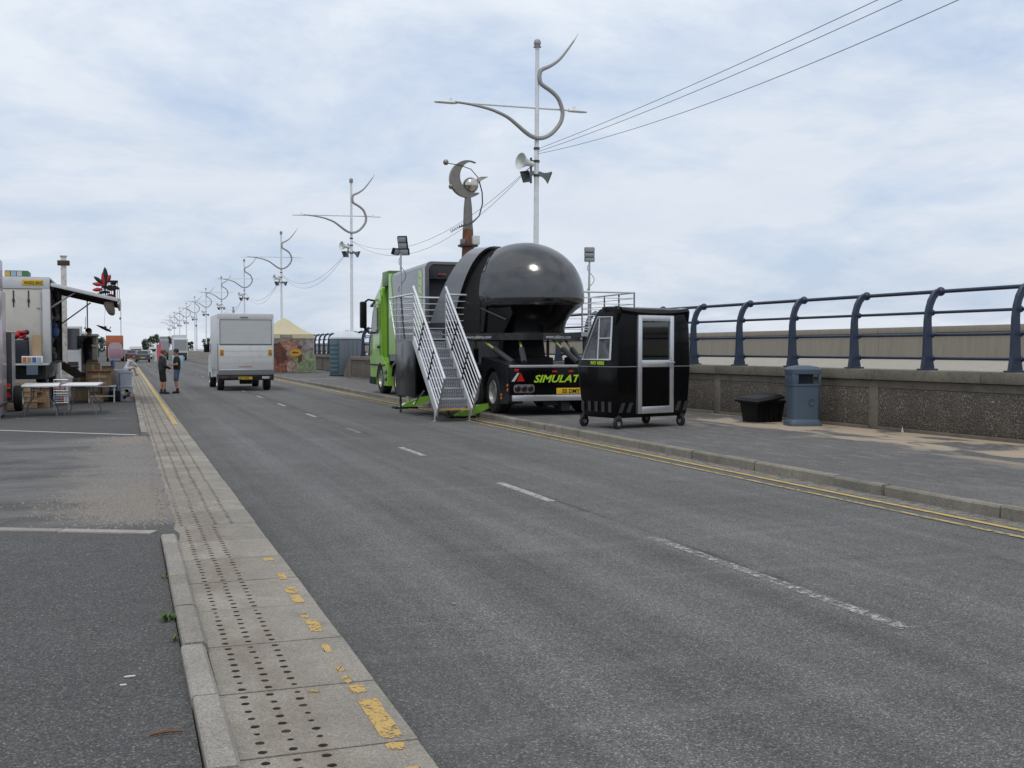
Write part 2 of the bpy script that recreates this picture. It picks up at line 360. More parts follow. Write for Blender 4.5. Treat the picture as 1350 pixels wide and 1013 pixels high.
pm('sack_canvas', (0.24, 0.20, 0.155), 0.8, var=0.2, vs=5, bump=0.3, bs=12)
pm('stall_brown', (0.13, 0.113, 0.098), 0.7, var=0.2)
pm('car_dark', (0.022, 0.026, 0.036), 0.25, coat=0.6); pm('car_red', (0.11, 0.02, 0.02), 0.3, coat=0.5); pm('car_white', (0.5, 0.51, 0.52), 0.35, coat=0.3)
pm('car_glass', (0.02, 0.024, 0.028), 0.12, ior=1.6)
pm('far_white', (0.47, 0.48, 0.49), 0.6); pm('far_grey', (0.22, 0.23, 0.25), 0.6); pm('far_dark', (0.03, 0.032, 0.038), 0.5)
pm('far_navy', (0.022, 0.034, 0.068), 0.5, var=0.15); pm('far_blue', (0.30, 0.42, 0.52), 0.5); pm('flag_pink', (0.46, 0.11, 0.15), 0.6)
pm('leaf_green', (0.045, 0.07, 0.038), 0.7, var=0.4, vs=2); pm('weed_green', (0.07, 0.12, 0.03), 0.6, var=0.3, vs=30)
pm('bark', (0.06, 0.045, 0.035), 0.85)
pm('twig_brown', (0.16, 0.075, 0.035), 0.8); pm('paper_white', (0.6, 0.6, 0.58), 0.7)
pm('grit_stone', (0.26, 0.235, 0.205), 0.85, var=0.4, vs=60)
pm('skin', (0.36, 0.19, 0.125), 0.5, var=0.08); pm('hair_dark', (0.014, 0.011, 0.009), 0.6, bump=0.4, bs=80); pm('hair_ginger', (0.13, 0.055, 0.03), 0.6, bump=0.4, bs=80)
pm('cloth_black', (0.012, 0.012, 0.014), 0.85, var=0.3, vs=6, bump=0.5, bs=14); pm('cloth_denim', (0.075, 0.115, 0.17), 0.85, var=0.25, vs=9, bump=0.4, bs=14)
pm('cloth_grey', (0.38, 0.39, 0.40), 0.85, var=0.3, vs=6, bump=0.5, bs=14); pm('cloth_charcoal', (0.022, 0.024, 0.03), 0.85, var=0.3, vs=6, bump=0.5, bs=14)
pm('shoe_dark', (0.015, 0.013, 0.012), 0.6); pm('shoe_tan', (0.28, 0.17, 0.09), 0.6); pm('eye_dark', (0.02, 0.015, 0.012), 0.3)
pm('cable_grey', (0.20, 0.21, 0.22), 0.6)
def fur(name, a, c, sc):
    s = NT(name); s.put(s.b.inputs['Base Color'], s.mix(s.ramp(s.noise(s.obj, sc, 6, .65, 1.2), [(.36, 0.0), (.64, 1.0)]), a, c)); s.b.inputs['Roughness'].default_value = .6
fur('grass_print', (0.09, 0.13, 0.06), (0.27, 0.32, 0.2), 2.5); fur('hedge_print', (0.13, 0.105, 0.10), (0.33, 0.30, 0.27), 2.2)
fur('dog_brown', (0.07, 0.022, 0.014), (0.32, 0.12, 0.07), 5); fur('dog_dark', (0.025, 0.01, 0.008), (0.16, 0.055, 0.035), 5)
fur('dog_light', (0.12, 0.045, 0.03), (0.42, 0.24, 0.17), 4); fur('dog_white', (0.10, 0.05, 0.035), (0.42, 0.33, 0.28), 6)
fur('pane_reflection_tone', (0.05, 0.055, 0.06), (0.13, 0.14, 0.15), 3); MT['pane_reflection_tone'].node_tree.nodes['Principled BSDF'].inputs['Roughness'].default_value = .08  # pale mottling painted into the booth panes in place of reflections


pm('ball_orange', (0.52, 0.25, 0.025), 0.6)
def glass(name, tint, rough=0.03, alpha=0.5):
    s = NT(name); t = s.n('ShaderNodeBsdfTransparent'); t.inputs[0].default_value = (*tint, 1)
    g = s.n('ShaderNodeBsdfGlossy'); g.inputs[1].default_value = rough; g.inputs[0].default_value = (0.9, 0.95, 1, 1)
    f = s.n('ShaderNodeFresnel'); f.inputs[0].default_value = 1.7
    m = s.n('ShaderNodeMixShader'); s.l(s.math('MULTIPLY', f.outputs[0], 1.5, True), m.inputs[0]); s.l(t.outputs[0], m.inputs[1]); s.l(g.outputs[0], m.inputs[2])
    s.l(m.outputs[0], s.o.inputs[0])
glass('window_glass', (0.42, 0.45, 0.47))

# ------------------------------------------------------------------ mesh building
class B:
    def __init__(s): s.bm = bmesh.new()
    def _add(s, vs, fs, mat=0, M=None):
        vv = [s.bm.verts.new(M @ Vector(v) if M else v) for v in vs]
        for f in fs:
            try:
                fc = s.bm.faces.new([vv[i] for i in f]); fc.material_index = mat
            except ValueError: pass
        return s
    def box(s, x0, x1, y0, y1, z0, z1, bev=0.0, mat=0, M=None, seg=2):
        if bev:
            b = bmesh.new(); bmesh.ops.create_cube(b, size=1)
            for v in b.verts: v.co = Vector(((x0 + x1) / 2 + v.co.x * (x1 - x0), (y0 + y1) / 2 + v.co.y * (y1 - y0), (z0 + z1) / 2 + v.co.z * (z1 - z0)))
            bmesh.ops.bevel(b, geom=list(b.edges), offset=bev, segments=seg, affect='EDGES', profile=0.5)
            b.verts.index_update(); s._add([tuple(v.co) for v in b.verts], [[v.index for v in f.verts] for f in b.faces], mat, M); b.free(); return s
        vs = [(x, y, z) for z in (z0, z1) for y in (y0, y1) for x in (x0, x1)]
        return s._add(vs, [(0, 2, 3, 1), (4, 5, 7, 6), (0, 1, 5, 4), (2, 6, 7, 3), (0, 4, 6, 2), (1, 3, 7, 5)], mat, M)
    def loft(s, rings, mat=0, cap=True, closed=True, M=None):
        n = len(rings[0]); vs = [v for r in rings for v in r]; fs = []
        for i in range(len(rings) - 1):
            for j in range(n if closed else n - 1):
                k = (j + 1) % n
                fs.append((i * n + j, i * n + k, (i + 1) * n + k, (i + 1) * n + j))
        if cap and closed:
            fs.append(tuple(range(n - 1, -1, -1))); fs.append(tuple((len(rings) - 1) * n + j for j in range(n)))
        return s._add(vs, fs, mat, M)
    def cyl(s, p0, p1, r0, r1=None, n=12, mat=0, M=None):
        return s.tube([p0, p1], [r0, r0 if r1 is None else r1], n, mat, M)
    def tube(s, pts, r, n=8, mat=0, M=None, cap=True):
        pts = [Vector(p) for p in pts]; rr = r if isinstance(r, (list, tuple)) else [r] * len(pts)
        t0 = (pts[1] - pts[0]).normalized()
        a = Vector((0, 0, 1)) if abs(t0.z) < 0.9 else Vector((1, 0, 0))
        u = t0.cross(a).normalized(); rings = []
        for i, p in enumerate(pts):
            t = (pts[min(i + 1, len(pts) - 1)] - pts[max(i - 1, 0)]).normalized()
            u = (u - t * u.dot(t)).normalized(); w = t.cross(u)
            rings.append([tuple(p + (u * math.cos(2 * math.pi * k / n) + w * math.sin(2 * math.pi * k / n)) * rr[i]) for k in range(n)])
        return s.loft(rings, mat, cap, True, M)
    def lathe(s, prof, n=16, mat=0, M=None, cap=True):
        return s.loft([[(r * math.cos(2 * math.pi * k / n), r * math.sin(2 * math.pi * k / n), z) for k in range(n)] for r, z in prof], mat, cap, True, M)
    def prism(s, poly, d0, d1, axis='x', mat=0, M=None):
        f = {'x': lambda a, b, d: (d, a, b), 'y': lambda a, b, d: (a, d, b), 'z': lambda a, b, d: (a, b, d)}[axis]
        return s.loft([[f(a, b, d0) for a, b in poly], [f(a, b, d1) for a, b in poly]], mat, True, True, M)
    def sph(s, c, r, sx=1, sy=1, sz=1, n=12, mat=0, M=None):
        k = max(4, n // 2)
        return s.loft([[(c[0] + r * sx * math.sin(math.pi * (i + .02) / (k + .04)) * math.cos(2 * math.pi * j / n), c[1] + r * sy * math.sin(math.pi * (i + .02) / (k + .04)) * math.sin(2 * math.pi * j / n), c[2] - r * sz * math.cos(math.pi * (i + .02) / (k + .04))) for j in range(n)] for i in range(k + 1)], mat, True, True, M)
    def quad(s, a, b, c, d, mat=0): return s._add([a, b, c, d], [(0, 1, 2, 3)], mat)
    def poly(s, pts, mat=0): return s._add(pts, [tuple(range(len(pts)))], mat)
    def mesh(s, name, mats, smooth=35, recalc=True):
        if recalc: bmesh.ops.recalc_face_normals(s.bm, faces=list(s.bm.faces))
        me = bpy.data.meshes.new(name); s.bm.to_mesh(me); s.bm.free()
        for m in (mats if isinstance(mats, (list, tuple)) else [mats]): me.materials.append(MT[m])
        if smooth:
            me.shade_smooth(); me.set_sharp_from_angle(angle=R(smooth))
        return me
    def obj(s, name, mats, parent=None, smooth=35, recalc=True):
        return link(name, s.mesh(name, mats, smooth, recalc), parent)
def link(name, me, parent=None, loc=None, rz=0):
    o = bpy.data.objects.new(name, me); COL.objects.link(o); o.parent = parent
    if loc: o.location = loc
    if rz: o.rotation_euler[2] = rz
    return o
def thing(name, label, cat, loc=(0, 0, 0), rz=0, group=None):
    o = link(name, None, None, loc, rz); o.empty_display_size = 0.2
    return tag(o, label, cat, group)
def tag(o, label, cat, group=None):
    o['label'] = label; o['category'] = cat
    if group: o['group'] = group
    return o
def struct(o, kind='structure'): o['kind'] = kind; return o
def copy_tree(o, parent=None):
    c = o.copy(); COL.objects.link(c); c.parent = parent
    for ch in list(o.children): copy_tree(ch, c)
    return c
def text(body, size, mat, parent, name='lettering', M=None, shear=0.0, depth=0.004, align='LEFT', bold=0.0, sx=1.0):
    cu = bpy.data.curves.new('t', 'FONT'); cu.body = body; cu.size = size; cu.shear = shear; cu.extrude = depth / 2; cu.align_x = align; cu.offset = bold; cu.resolution_u = 3
    t = bpy.data.objects.new('t', cu); COL.objects.link(t)
    dg = bpy.context.evaluated_depsgraph_get(); dg.update()
    me = bpy.data.meshes.new_from_object(t.evaluated_get(dg)); bpy.data.objects.remove(t); bpy.data.curves.remove(cu)
    me.materials.clear(); me.materials.append(MT[mat])
    me.transform((M or Matrix.Identity(4)) @ Matrix.Diagonal((sx, 1, 1, 1))); me.name = name
    return link(name, me, parent)
def face_m(origin, xdir, up=(0, 0, 1)):   # a plane for flat print: x along xdir, y up
    x = Vector(xdir).normalized(); y = Vector(up).normalized(); z = x.cross(y)
    m = Matrix.Identity(4)
    for i in range(3): m[i][0] = x[i]; m[i][1] = y[i]; m[i][2] = z[i]; m[i][3] = origin[i]
    return m
def rrect(x0, x1, y0, y1, r, n=4):
    pts = []
    for cx, cy, a0 in ((x1 - r, y1 - r, 0), (x0 + r, y1 - r, 90), (x0 + r, y0 + r, 180), (x1 - r, y0 + r, 270)):
        for i in range(n + 1):
            a = R(a0 + 90 * i / n); pts.append((cx + r * math.cos(a), cy + r * math.sin(a)))
    return pts
def wheel(parent, c, r, w, axis='x', rim='wheel_rim', rimr=0.58, name='wheel'):
    M = Matrix.Translation(c) @ (Matrix.Rotation(R(90), 4, 'Y') if axis == 'x' else Matrix.Rotation(R(90), 4, 'X'))
    prof = [(r * rimr, -w / 2), (r * .9, -w / 2), (r, -w * .36), (r, w * .36), (r * .9, w / 2), (r * rimr, w / 2)]
    t = B(); t.lathe(prof, 28, M=M, cap=False); to = t.obj(name, 'tyre_rubber', parent)
    b = B(); b.lathe([(r * rimr, -w / 2 + .01), (r * rimr * .93, -w / 2 - .005), (r * rimr * .88, -w * .30), (r * .22, -w * .22), (r * .2, -w * .38), (.01, -w * .38)], 24, M=M, cap=False)
    b.lathe([(r * rimr, w / 2 - .01), (r * rimr * .93, w / 2 + .005), (r * rimr * .88, w * .30), (r * .22, w * .22), (r * .2, w * .38), (.01, w * .38)], 24, M=M, cap=False)
    b.obj('rim', rim, to)
    return to
random.seed(7)

# ================================================================== THE SETTING
def sheet(name, x0, x1, y0, y1, z, m):
    b = B(); b.quad((x0, y0, z), (x1, y0, z), (x1, y1, z), (x0, y1, z)); return struct(b.obj(name, m, None, 0, False))
sheet('ground', -900, 900, -60, 2500, -0.08, 'car_park_asphalt')
road = sheet('road', 1.10, 8.02, -12, 420, 0.0, 'road_asphalt')
b = B()
b.quad((-60, -12, .05), (.262, -12, .05), (.262, 420, .05), (-60, 420, .05)); b.quad((.262, -12, .05), (.262, -12, -.07), (.262, 420, -.07), (.262, 420, .05))
EP = [(.262, 9.69)] + [(.415 + .03 * math.sin(k * 2.1) * math.sin(k * .7), 9.69 + (21.67 - 9.69) * k / 40) for k in range(41)] + [(.262, 21.67)]
b.poly([(x, y, .0495 - (.012 if x > .3 else 0)) for x, y in EP])
car_park = struct(b.obj('car_park', 'car_park_surface', None, 0))
b = B(); b.quad((8.11, -12, .12), (13.9, -12, .12), (13.9, 420, .12), (8.11, 420, .12))
pavement = struct(b.obj('pavement', 'pavement_asphalt', None, 0, False))
def XW(y): return 13.65 - 0.056 * (y - 14)
b = B(); b.poly([(XW(-10) + .2, -10, 1.2), (60, -10, 1.2), (60, 420, 1.2), (13.45, 420, 1.2), (13.45, 64, 1.2), (XW(58) + .2, 58, 1.2)])
b.quad((XW(58) + .2, 58, 1.2), (13.45, 64, 1.2), (13.45, 64, 0), (XW(58) + .2, 58, 0)); b.quad((13.45, 64, 1.2), (13.45, 420, 1.2), (13.45, 420, 0), (13.45, 64, 0))
promenade = struct(b.obj('promenade', 'promenade_concrete', None, 0))

# ---- drained slab strip between road and car park
SL = 0.862
def slab_mesh(name, rows, pitch, hr0, L=SL - .016):
    b = B(); bm = b.bm; x0, x1, zt, zb = .398, 1.132, .03, -.09
    n = int(L / pitch + .01); y0 = 0.0; m = (L - n * pitch) / 2; cw = .058
    def q(xa, xb, ya, yb): b.quad((xa, ya, zt), (xb, ya, zt), (xb, yb, zt), (xa, yb, zt))
    q(x0, x1, 0, m); q(x0, x1, L - m, L)
    edges = [x0] + [e for r in rows for e in (r - cw, r + cw)] + [x1]
    for i in range(0, len(edges) - 1, 2):
        if edges[i + 1] - edges[i] > 1e-4: q(edges[i], edges[i + 1], m, L - m)
    K = 12
    for r in rows:
        for j in range(n):
            cy = m + pitch * (j + .5); hx, hy = cw, pitch / 2; O = []; I = []; D = []
            r0_, cy0 = r, cy; hq = hr0 * random.choice((1, 1, 1, .95, .85, .7)); dp = random.choice((.045, .04, .03, .03, .018, .008)); jx, jy = random.uniform(-.004, .004), random.uniform(-.005, .005); hr = hq
            for k in range(K):
                a = 2 * math.pi * (k + .5) / K; c, s_ = math.cos(a), math.sin(a)
                t = min(hx / abs(c) if abs(c) > 1e-6 else 9, hy / abs(s_) if abs(s_) > 1e-6 else 9)
                O.append((r + c * t, cy + s_ * t, zt)); e_ = 1 + random.uniform(-.09, .09); I.append((r + jx + c * hr * e_, cy + jy + s_ * hr * e_, zt)); D.append((r + jx + c * hr * .88, cy + jy + s_ * hr * .88, zt - dp))
            # snap the nearest outer points to the cell corners
            for sx in (-1, 1):
                for sy in (-1, 1):
                    P = (r + sx * hx, cy + sy * hy, zt); kk = min(range(K), key=lambda k: (O[k][0] - P[0]) ** 2 + (O[k][1] - P[1]) ** 2); O[kk] = P
            vs = O + I + D; fs = [(k, (k + 1) % K, K + (k + 1) % K, K + k) for k in range(K)]
            b._add(vs, fs, 0)
            b._add(I + D, [(k, (k + 1) % K, K + (k + 1) % K, K + k) for k in range(K)] + [tuple(range(K, 2 * K))], 1)
    b.quad((x1, 0, zt), (x1, L, zt), (x1, L, zb), (x1, 0, zb)); b.quad((x0, 0, zt), (x0, L, zt), (x0, L, zb), (x0, 0, zb))
    b.quad((x0, 0, zt), (x1, 0, zt), (x1, 0, zb), (x0, 0, zb)); b.quad((x0, L, zt), (x1, L, zt), (x1, L, zb), (x0, L, zb))
    me = b.mesh(name, ['slab_concrete', 'hole_silt'], 0, False)
    return me
strip = struct(link('drainage_strip', None))
sm3, sm4 = [], []
for q_ in range(4): sm3.append(slab_mesh('slab_near', [.505, .627, .749], (SL - .016) / 8, .0205)); sm4.append(slab_mesh('slab_far', [.47, .62, .77, .92], (SL - .016) / 8, .021))
b = B(); b.box(.39, 1.12, 1, 130, -.16, -.02); b.obj('bed', 'dark_void', strip, 0)
y = 4.40 - SL * 3; i = 0
while y < 76:
    o = link('slab', (sm3 if y < 10.2 else sm4)[i % 4], strip, (random.uniform(-.004, .004), y, random.uniform(-.002, .001)))
    o.rotation_euler = (random.uniform(-.001, .001), random.uniform(-.001, .001), random.uniform(-.003, .003))
    y += SL; i += 1
b = B(); b.box(.398, 1.132, y, 400, -.09, .03); b.obj('far_slab_run', 'slab_concrete', strip, 0)
# ---- left kerb
lk = struct(link('car_park_kerb', None))
def kerb_mesh(name, x0, x1, L, zt, m, ch=.018):
    b = B(); pr = [(x0, -.12), (x1, -.12), (x1, zt - ch), (x1 - ch, zt), (x0 + ch * .6, zt), (x0, zt - ch * .6)]
    b.prism(pr, 0.004, L - .006, 'y'); return b.mesh(name, m, 40)
KL = .915; km = kerb_mesh('kerb_stone', .268, .392, KL, .095, 'kerb_concrete'); kms = kerb_mesh('kerb_stone_short', .268, .392, .46, .095, 'kerb_concrete')
def kerb_run(y0, y1, parent, me, L, tilt=.006):
    y = y0
    while y < y1 - L * .5:
        o = link('kerb_stone', me, parent, (random.uniform(-.006, .006), y, random.uniform(-.006, .006)))
        o.rotation_euler = (random.uniform(-tilt, tilt), 0, random.uniform(-tilt, tilt)); y += L
    return y
kerb_run(9.66 - KL * 8 - .92, 9.66 - .92, lk, km, KL); kerb_run(8.74, 9.66, lk, kms, .46)
e = kerb_run(21.7, 74, lk, km, KL)
b = B(); b.box(.268, .392, e, 400, -.1, .095); b.obj('far_kerb_run', 'kerb_concrete', lk, 0)
# ---- right kerb
rk = struct(link('pavement_kerb', None))
rkm = kerb_mesh('kerb_stone', -.13, 0, .88, .125, 'right_kerb_concrete', .02)
rkm.transform(Matrix.Translation((8.14, 0, 0)))
# mirror so that the chamfer faces the road
for v in rkm.vertices: v.co.x = 8.14 - (v.co.x - 8.01)
rkm.flip_normals()
e = kerb_run(3.2, 92, rk, rkm, .88, .004)
b = B(); b.box(8.01, 8.14, e, 400, -.1, .125); b.obj('far_kerb_run', 'right_kerb_concrete', rk, 0)
# ---- painted lines, each a thin sheet on what it is painted on
mk = struct(link('road_markings', None))
def stripe(name, x0, x1, y0, y1, z, m, parent=mk, n=1, wob=0.0):
    b = B()
    for k in range(n):
        a = y0 + (y1 - y0) * k / n; c = y0 + (y1 - y0) * (k + 1) / n
        b.quad((x0, a, z), (x1, a, z), (x1, c, z), (x0, c, z))
    return b.obj(name, m, parent, 0, False)
stripe('channel_grit', 7.72, 8.0, -5, 95, .004, 'channel_grit')
stripe('yellow_line', 7.60, 7.685, -5, 110, .008, 'yellow_line_paint'); stripe('yellow_line', 7.33, 7.405, -5, 110, .008, 'yellow_line_worn')
for k, (a, c) in enumerate([(5.29, 8.62), (11.03, 12.77), (16.42, 17.95), (21.3, 22.65), (26.6, 28.1), (32, 33.6), (37.6, 39.2), (43.3, 44.8), (49, 50.5), (55, 56.5), (61, 62.5), (67, 68.5), (73, 74.5), (79, 80.5), (85, 86.5)]):
    stripe('centre_dash', 4.28, 4.385, a, c, .004, 'white_line_worn' if k in (0, 3) else 'white_line_paint')
stripe('yellow_line', .955, 1.055, 24.6, 120, .0355, 'yellow_line_paint', mk)
def blob(name, pts, z, m, parent, jit=.006, sub=4):
    P = []
    for i in range(len(pts)):
        a = Vector((*pts[i], z)); c = Vector((*pts[(i + 1) % len(pts)], z))
        for k in range(sub): P.append(a.lerp(c, k / sub) + Vector((random.uniform(-jit, jit), random.uniform(-jit * 1.5, jit * 1.5), 0)))
    b = B(); b.poly([tuple(p) for p in P]); return b.obj(name, m, parent, 0, False)
for x0, x1, y0, y1 in [(1.01, 1.065, 7.78, 8.0), (.995, 1.07, 7.3, 7.5), (1.0, 1.07, 7.02, 7.24), (.985, 1.03, 6.62, 6.72), (.985, 1.06, 6.27, 6.55), (.99, 1.03, 5.82, 6.0), (.99, 1.03, 5.45, 5.56), (.985, 1.03, 5.25, 5.36), (.99, 1.065, 5.08, 5.2), (.99, 1.085, 4.44, 4.98), (.985, 1.065, 4.3, 4.385), (.8, .85, 5.15, 5.18), (.985, 1.06, 8.5, 8.62), (1.0, 1.06, 3.4, 4.1)]:
    rr_ = rrect(x0, x1, y0, y1, min(x1 - x0, y1 - y0) * .3, 3); blob('yellow_patch', rr_, .0325, 'yellow_patch_paint', mk, .006, 3)
# car park lines and the concrete edging across the entrance
def cstripe(name, p, q, w, z, m, h=0):
    p = Vector((*p, 0)); q = Vector((*q, 0)); d = (q - p).normalized(); nrm = Vector((-d.y, d.x, 0)) * w / 2
    b = B()
    if h: b.loft([[tuple(p - nrm + Vector((0, 0, -.05))), tuple(p + nrm + Vector((0, 0, -.05))), tuple(p + nrm + Vector((0, 0, h))), tuple(p - nrm + Vector((0, 0, h)))], [tuple(q - nrm + Vector((0, 0, -.05))), tuple(q + nrm + Vector((0, 0, -.05))), tuple(q + nrm + Vector((0, 0, h))), tuple(q - nrm + Vector((0, 0, h)))]])
    else: b.quad(tuple(p - nrm + Vector((0, 0, z))), tuple(p + nrm + Vector((0, 0, z))), tuple(q + nrm + Vector((0, 0, z))), tuple(q - nrm + Vector((0, 0, z))))
    return b.obj(name, m, mk, 0)
p0, p1 = Vector((.22, 10.0)), Vector((-6, 13.0))
for k in range(8):
    a = p0.lerp(p1, k / 8); c = p0.lerp(p1, (k + .985) / 8); cstripe('edging_stone', tuple(a), tuple(c), .15, 0, 'bare_concrete', .062)
cstripe('bay_line', (.19, 21.5), (-6, 26.7), .1, .055, 'bay_line_paint')
for (xa, ya, xb, yb) in [(-1.6, 31.2, -.62, 31.0), (-.5, 26.9, .1, 26.6), (-2.4, 27.4, -1.9, 27.2), (-.45, 29.8, .1, 29.7)]: cstripe('bay_line', (xa, ya), (xb, yb), .16, .055, 'white_line_worn')
cstripe('pavement_edging', (8.2, 55.0), (10.9, 57.0), .3, .124, 'white_line_paint')

# ---- stone wall along the promenade
WROT = math.atan(.056)
wall = thing('promenade_wall', 'low wall of dark exposed aggregate panels with concrete coping beside the pavement', 'wall', (XW(4), 4, .12), WROT)
WL = 55.0
PIL = [17.5 - 4 + 5.35 * k for k in range(-2, 9)]
b = B(); b.box(.06, .36, 0, WL - 1.6, -.1, .93); b.obj('core', 'pilaster_concrete', wall, 0)
for k, py_ in enumerate(PIL):
    if py_ > WL - 2: continue
    b = B(); b.box(-.012, .2, py_ - .13, py_ + .13, 0, .935, .012); b.obj('pilaster', 'pilaster_concrete', wall)
    nx = min(PIL[k + 1] if k + 1 < len(PIL) else 99, WL - 1.5)
    b = B(); b.box(0, .2, py_ + .14, nx - .14, .07, .79, .008); b.obj('aggregate_panel', 'exposed_aggregate', wall)
    b = B(); b.box(-.006, .2, py_ + .135, nx - .135, .795, .93); b.obj('top_band', 'pilaster_concrete', wall)
    b = B(); b.box(-.03, .2, py_ + .135, nx - .135, -.05, .065, .01); b.obj('plinth', 'pilaster_concrete', wall)
k = 0; yy = PIL[0]
while yy < WL - 1.7:
    L = min(2.675, WL - 1.6 - yy)
    b = B(); b.box(-.07, .46, yy + .005, yy + L - .005, .94, 1.14, .018); b.obj('coping_stone', 'coping_concrete', wall); yy += 2.675
b = B(); b.prism([(WL - 1.6, 0), (WL, 0), (WL, .25), (WL - 1.3, 1.13), (WL - 1.6, 1.135)], -.02, .4, 'x'); b.obj('sloped_end', 'pilaster_concrete', wall, 0)
wall2 = thing('promenade_wall', 'farther stretch of low promenade wall running behind the yellow gazebo', 'wall', (13.2, 62, .12))
b = B(); b.box(.06, .36, 0, 70, -.1, .93); b.obj('core', 'pilaster_concrete', wall2, 0)
for k in range(13):
    b = B(); b.box(0, .2, k * 5.35 + .14, k * 5.35 + 5.2, .05, .79); b.obj('aggregate_panel', 'exposed_aggregate', wall2, 0)
    b = B(); b.box(-.06, .44, k * 5.35, k * 5.35 + 5.34, .94, 1.14); b.obj('coping_stone', 'coping_concrete', wall2, 0)

# ---- railing: cast posts that lean out over the promenade, four bars
def post_mesh():
    L = [(-.15, 0), (-.135, .06), (-.10, .25), (-.085, .6), (-.075, .9), (-.045, 1.1), (.01, 1.27), (.085, 1.39), (.17, 1.46), (.25, 1.485)]
    Rr = [(.15, 0), (.135, .06), (.095, .25), (.075, .6), (.062, .9), (.07, 1.03), (.105, 1.17), (.165, 1.29), (.23, 1.355), (.285, 1.375)]
    rings = []
    for (xl, z), (xr, z2) in zip(L, Rr):
        t = .038
        rings.append([(xl, -t, z), (xr, -t, z2), (xr, t, z2), (xl, t, z)])
    b = B(); b.loft(rings)
    bmesh.ops.bevel(b.bm, geom=[e for e in b.bm.edges], offset=.008, segments=1, affect='EDGES')
    b.box(-.19, .19, -.07, .07, -.004, .03, .008)
    b.sph((.29, 0, 1.425), .085, n=14)
    for z, x in ((1.04, .10), (.635, .10), (.215, .12)): b.sph((x, 0, z), .058, n=12)
    return b.mesh('post', 'navy_rail_paint', 40)
pmesh = post_mesh(); SP = 1.97
bars = {}
def bar_mesh(r):
    b = B(); b.cyl((0, 0, 0), (0, SP, 0), r, n=10); return b.mesh('rail_bar', 'navy_rail_paint', 40)
bm_t, bm_s = bar_mesh(.037), bar_mesh(.028)
def railing(root, n, y0):
    for k in range(n):
        link('post', pmesh, root, (.16, y0 + k * SP, 0))
        if k < n - 1:
            for z, x, me in ((1.425, .45, bm_t), (1.04, .26, bm_s), (.635, .26, bm_s), (.215, .28, bm_s)): link('rail_bar', me, root, (x, y0 + k * SP, z))
r1 = thing('railing', 'navy blue seaside railing with curved cast posts on the nearer wall', 'railing', (XW(4), 4, 1.262), WROT)
railing(r1, 25, 18.25 - 4 - SP * 5)
r2 = thing('railing', 'navy blue seaside railing on the farther wall behind the gazebo', 'railing', (13.2, 62, 1.262))
railing(r2, 34, .6)

# ---- concrete sea wall beyond the promenade
sw = thing('sea_wall', 'long weathered concrete sea wall across the promenade behind the railing', 'wall', (31, 0, 1.2))
for k in range(26):
    y0 = -8 + 12 * k
    b = B(); b.prism([(0, 0), (.9, 0), (.9, 1.1), (.06, 1.1)], y0 + .012, y0 + 11.988, 'y'); b.obj('wall_bay', 'sea_wall_concrete', sw, 0)
    b = B(); b.box(-.03, 1.0, y0 + .01, y0 + 11.99, 1.105, 1.36, .03); b.obj('wall_cap', 'sea_wall_concrete', sw)

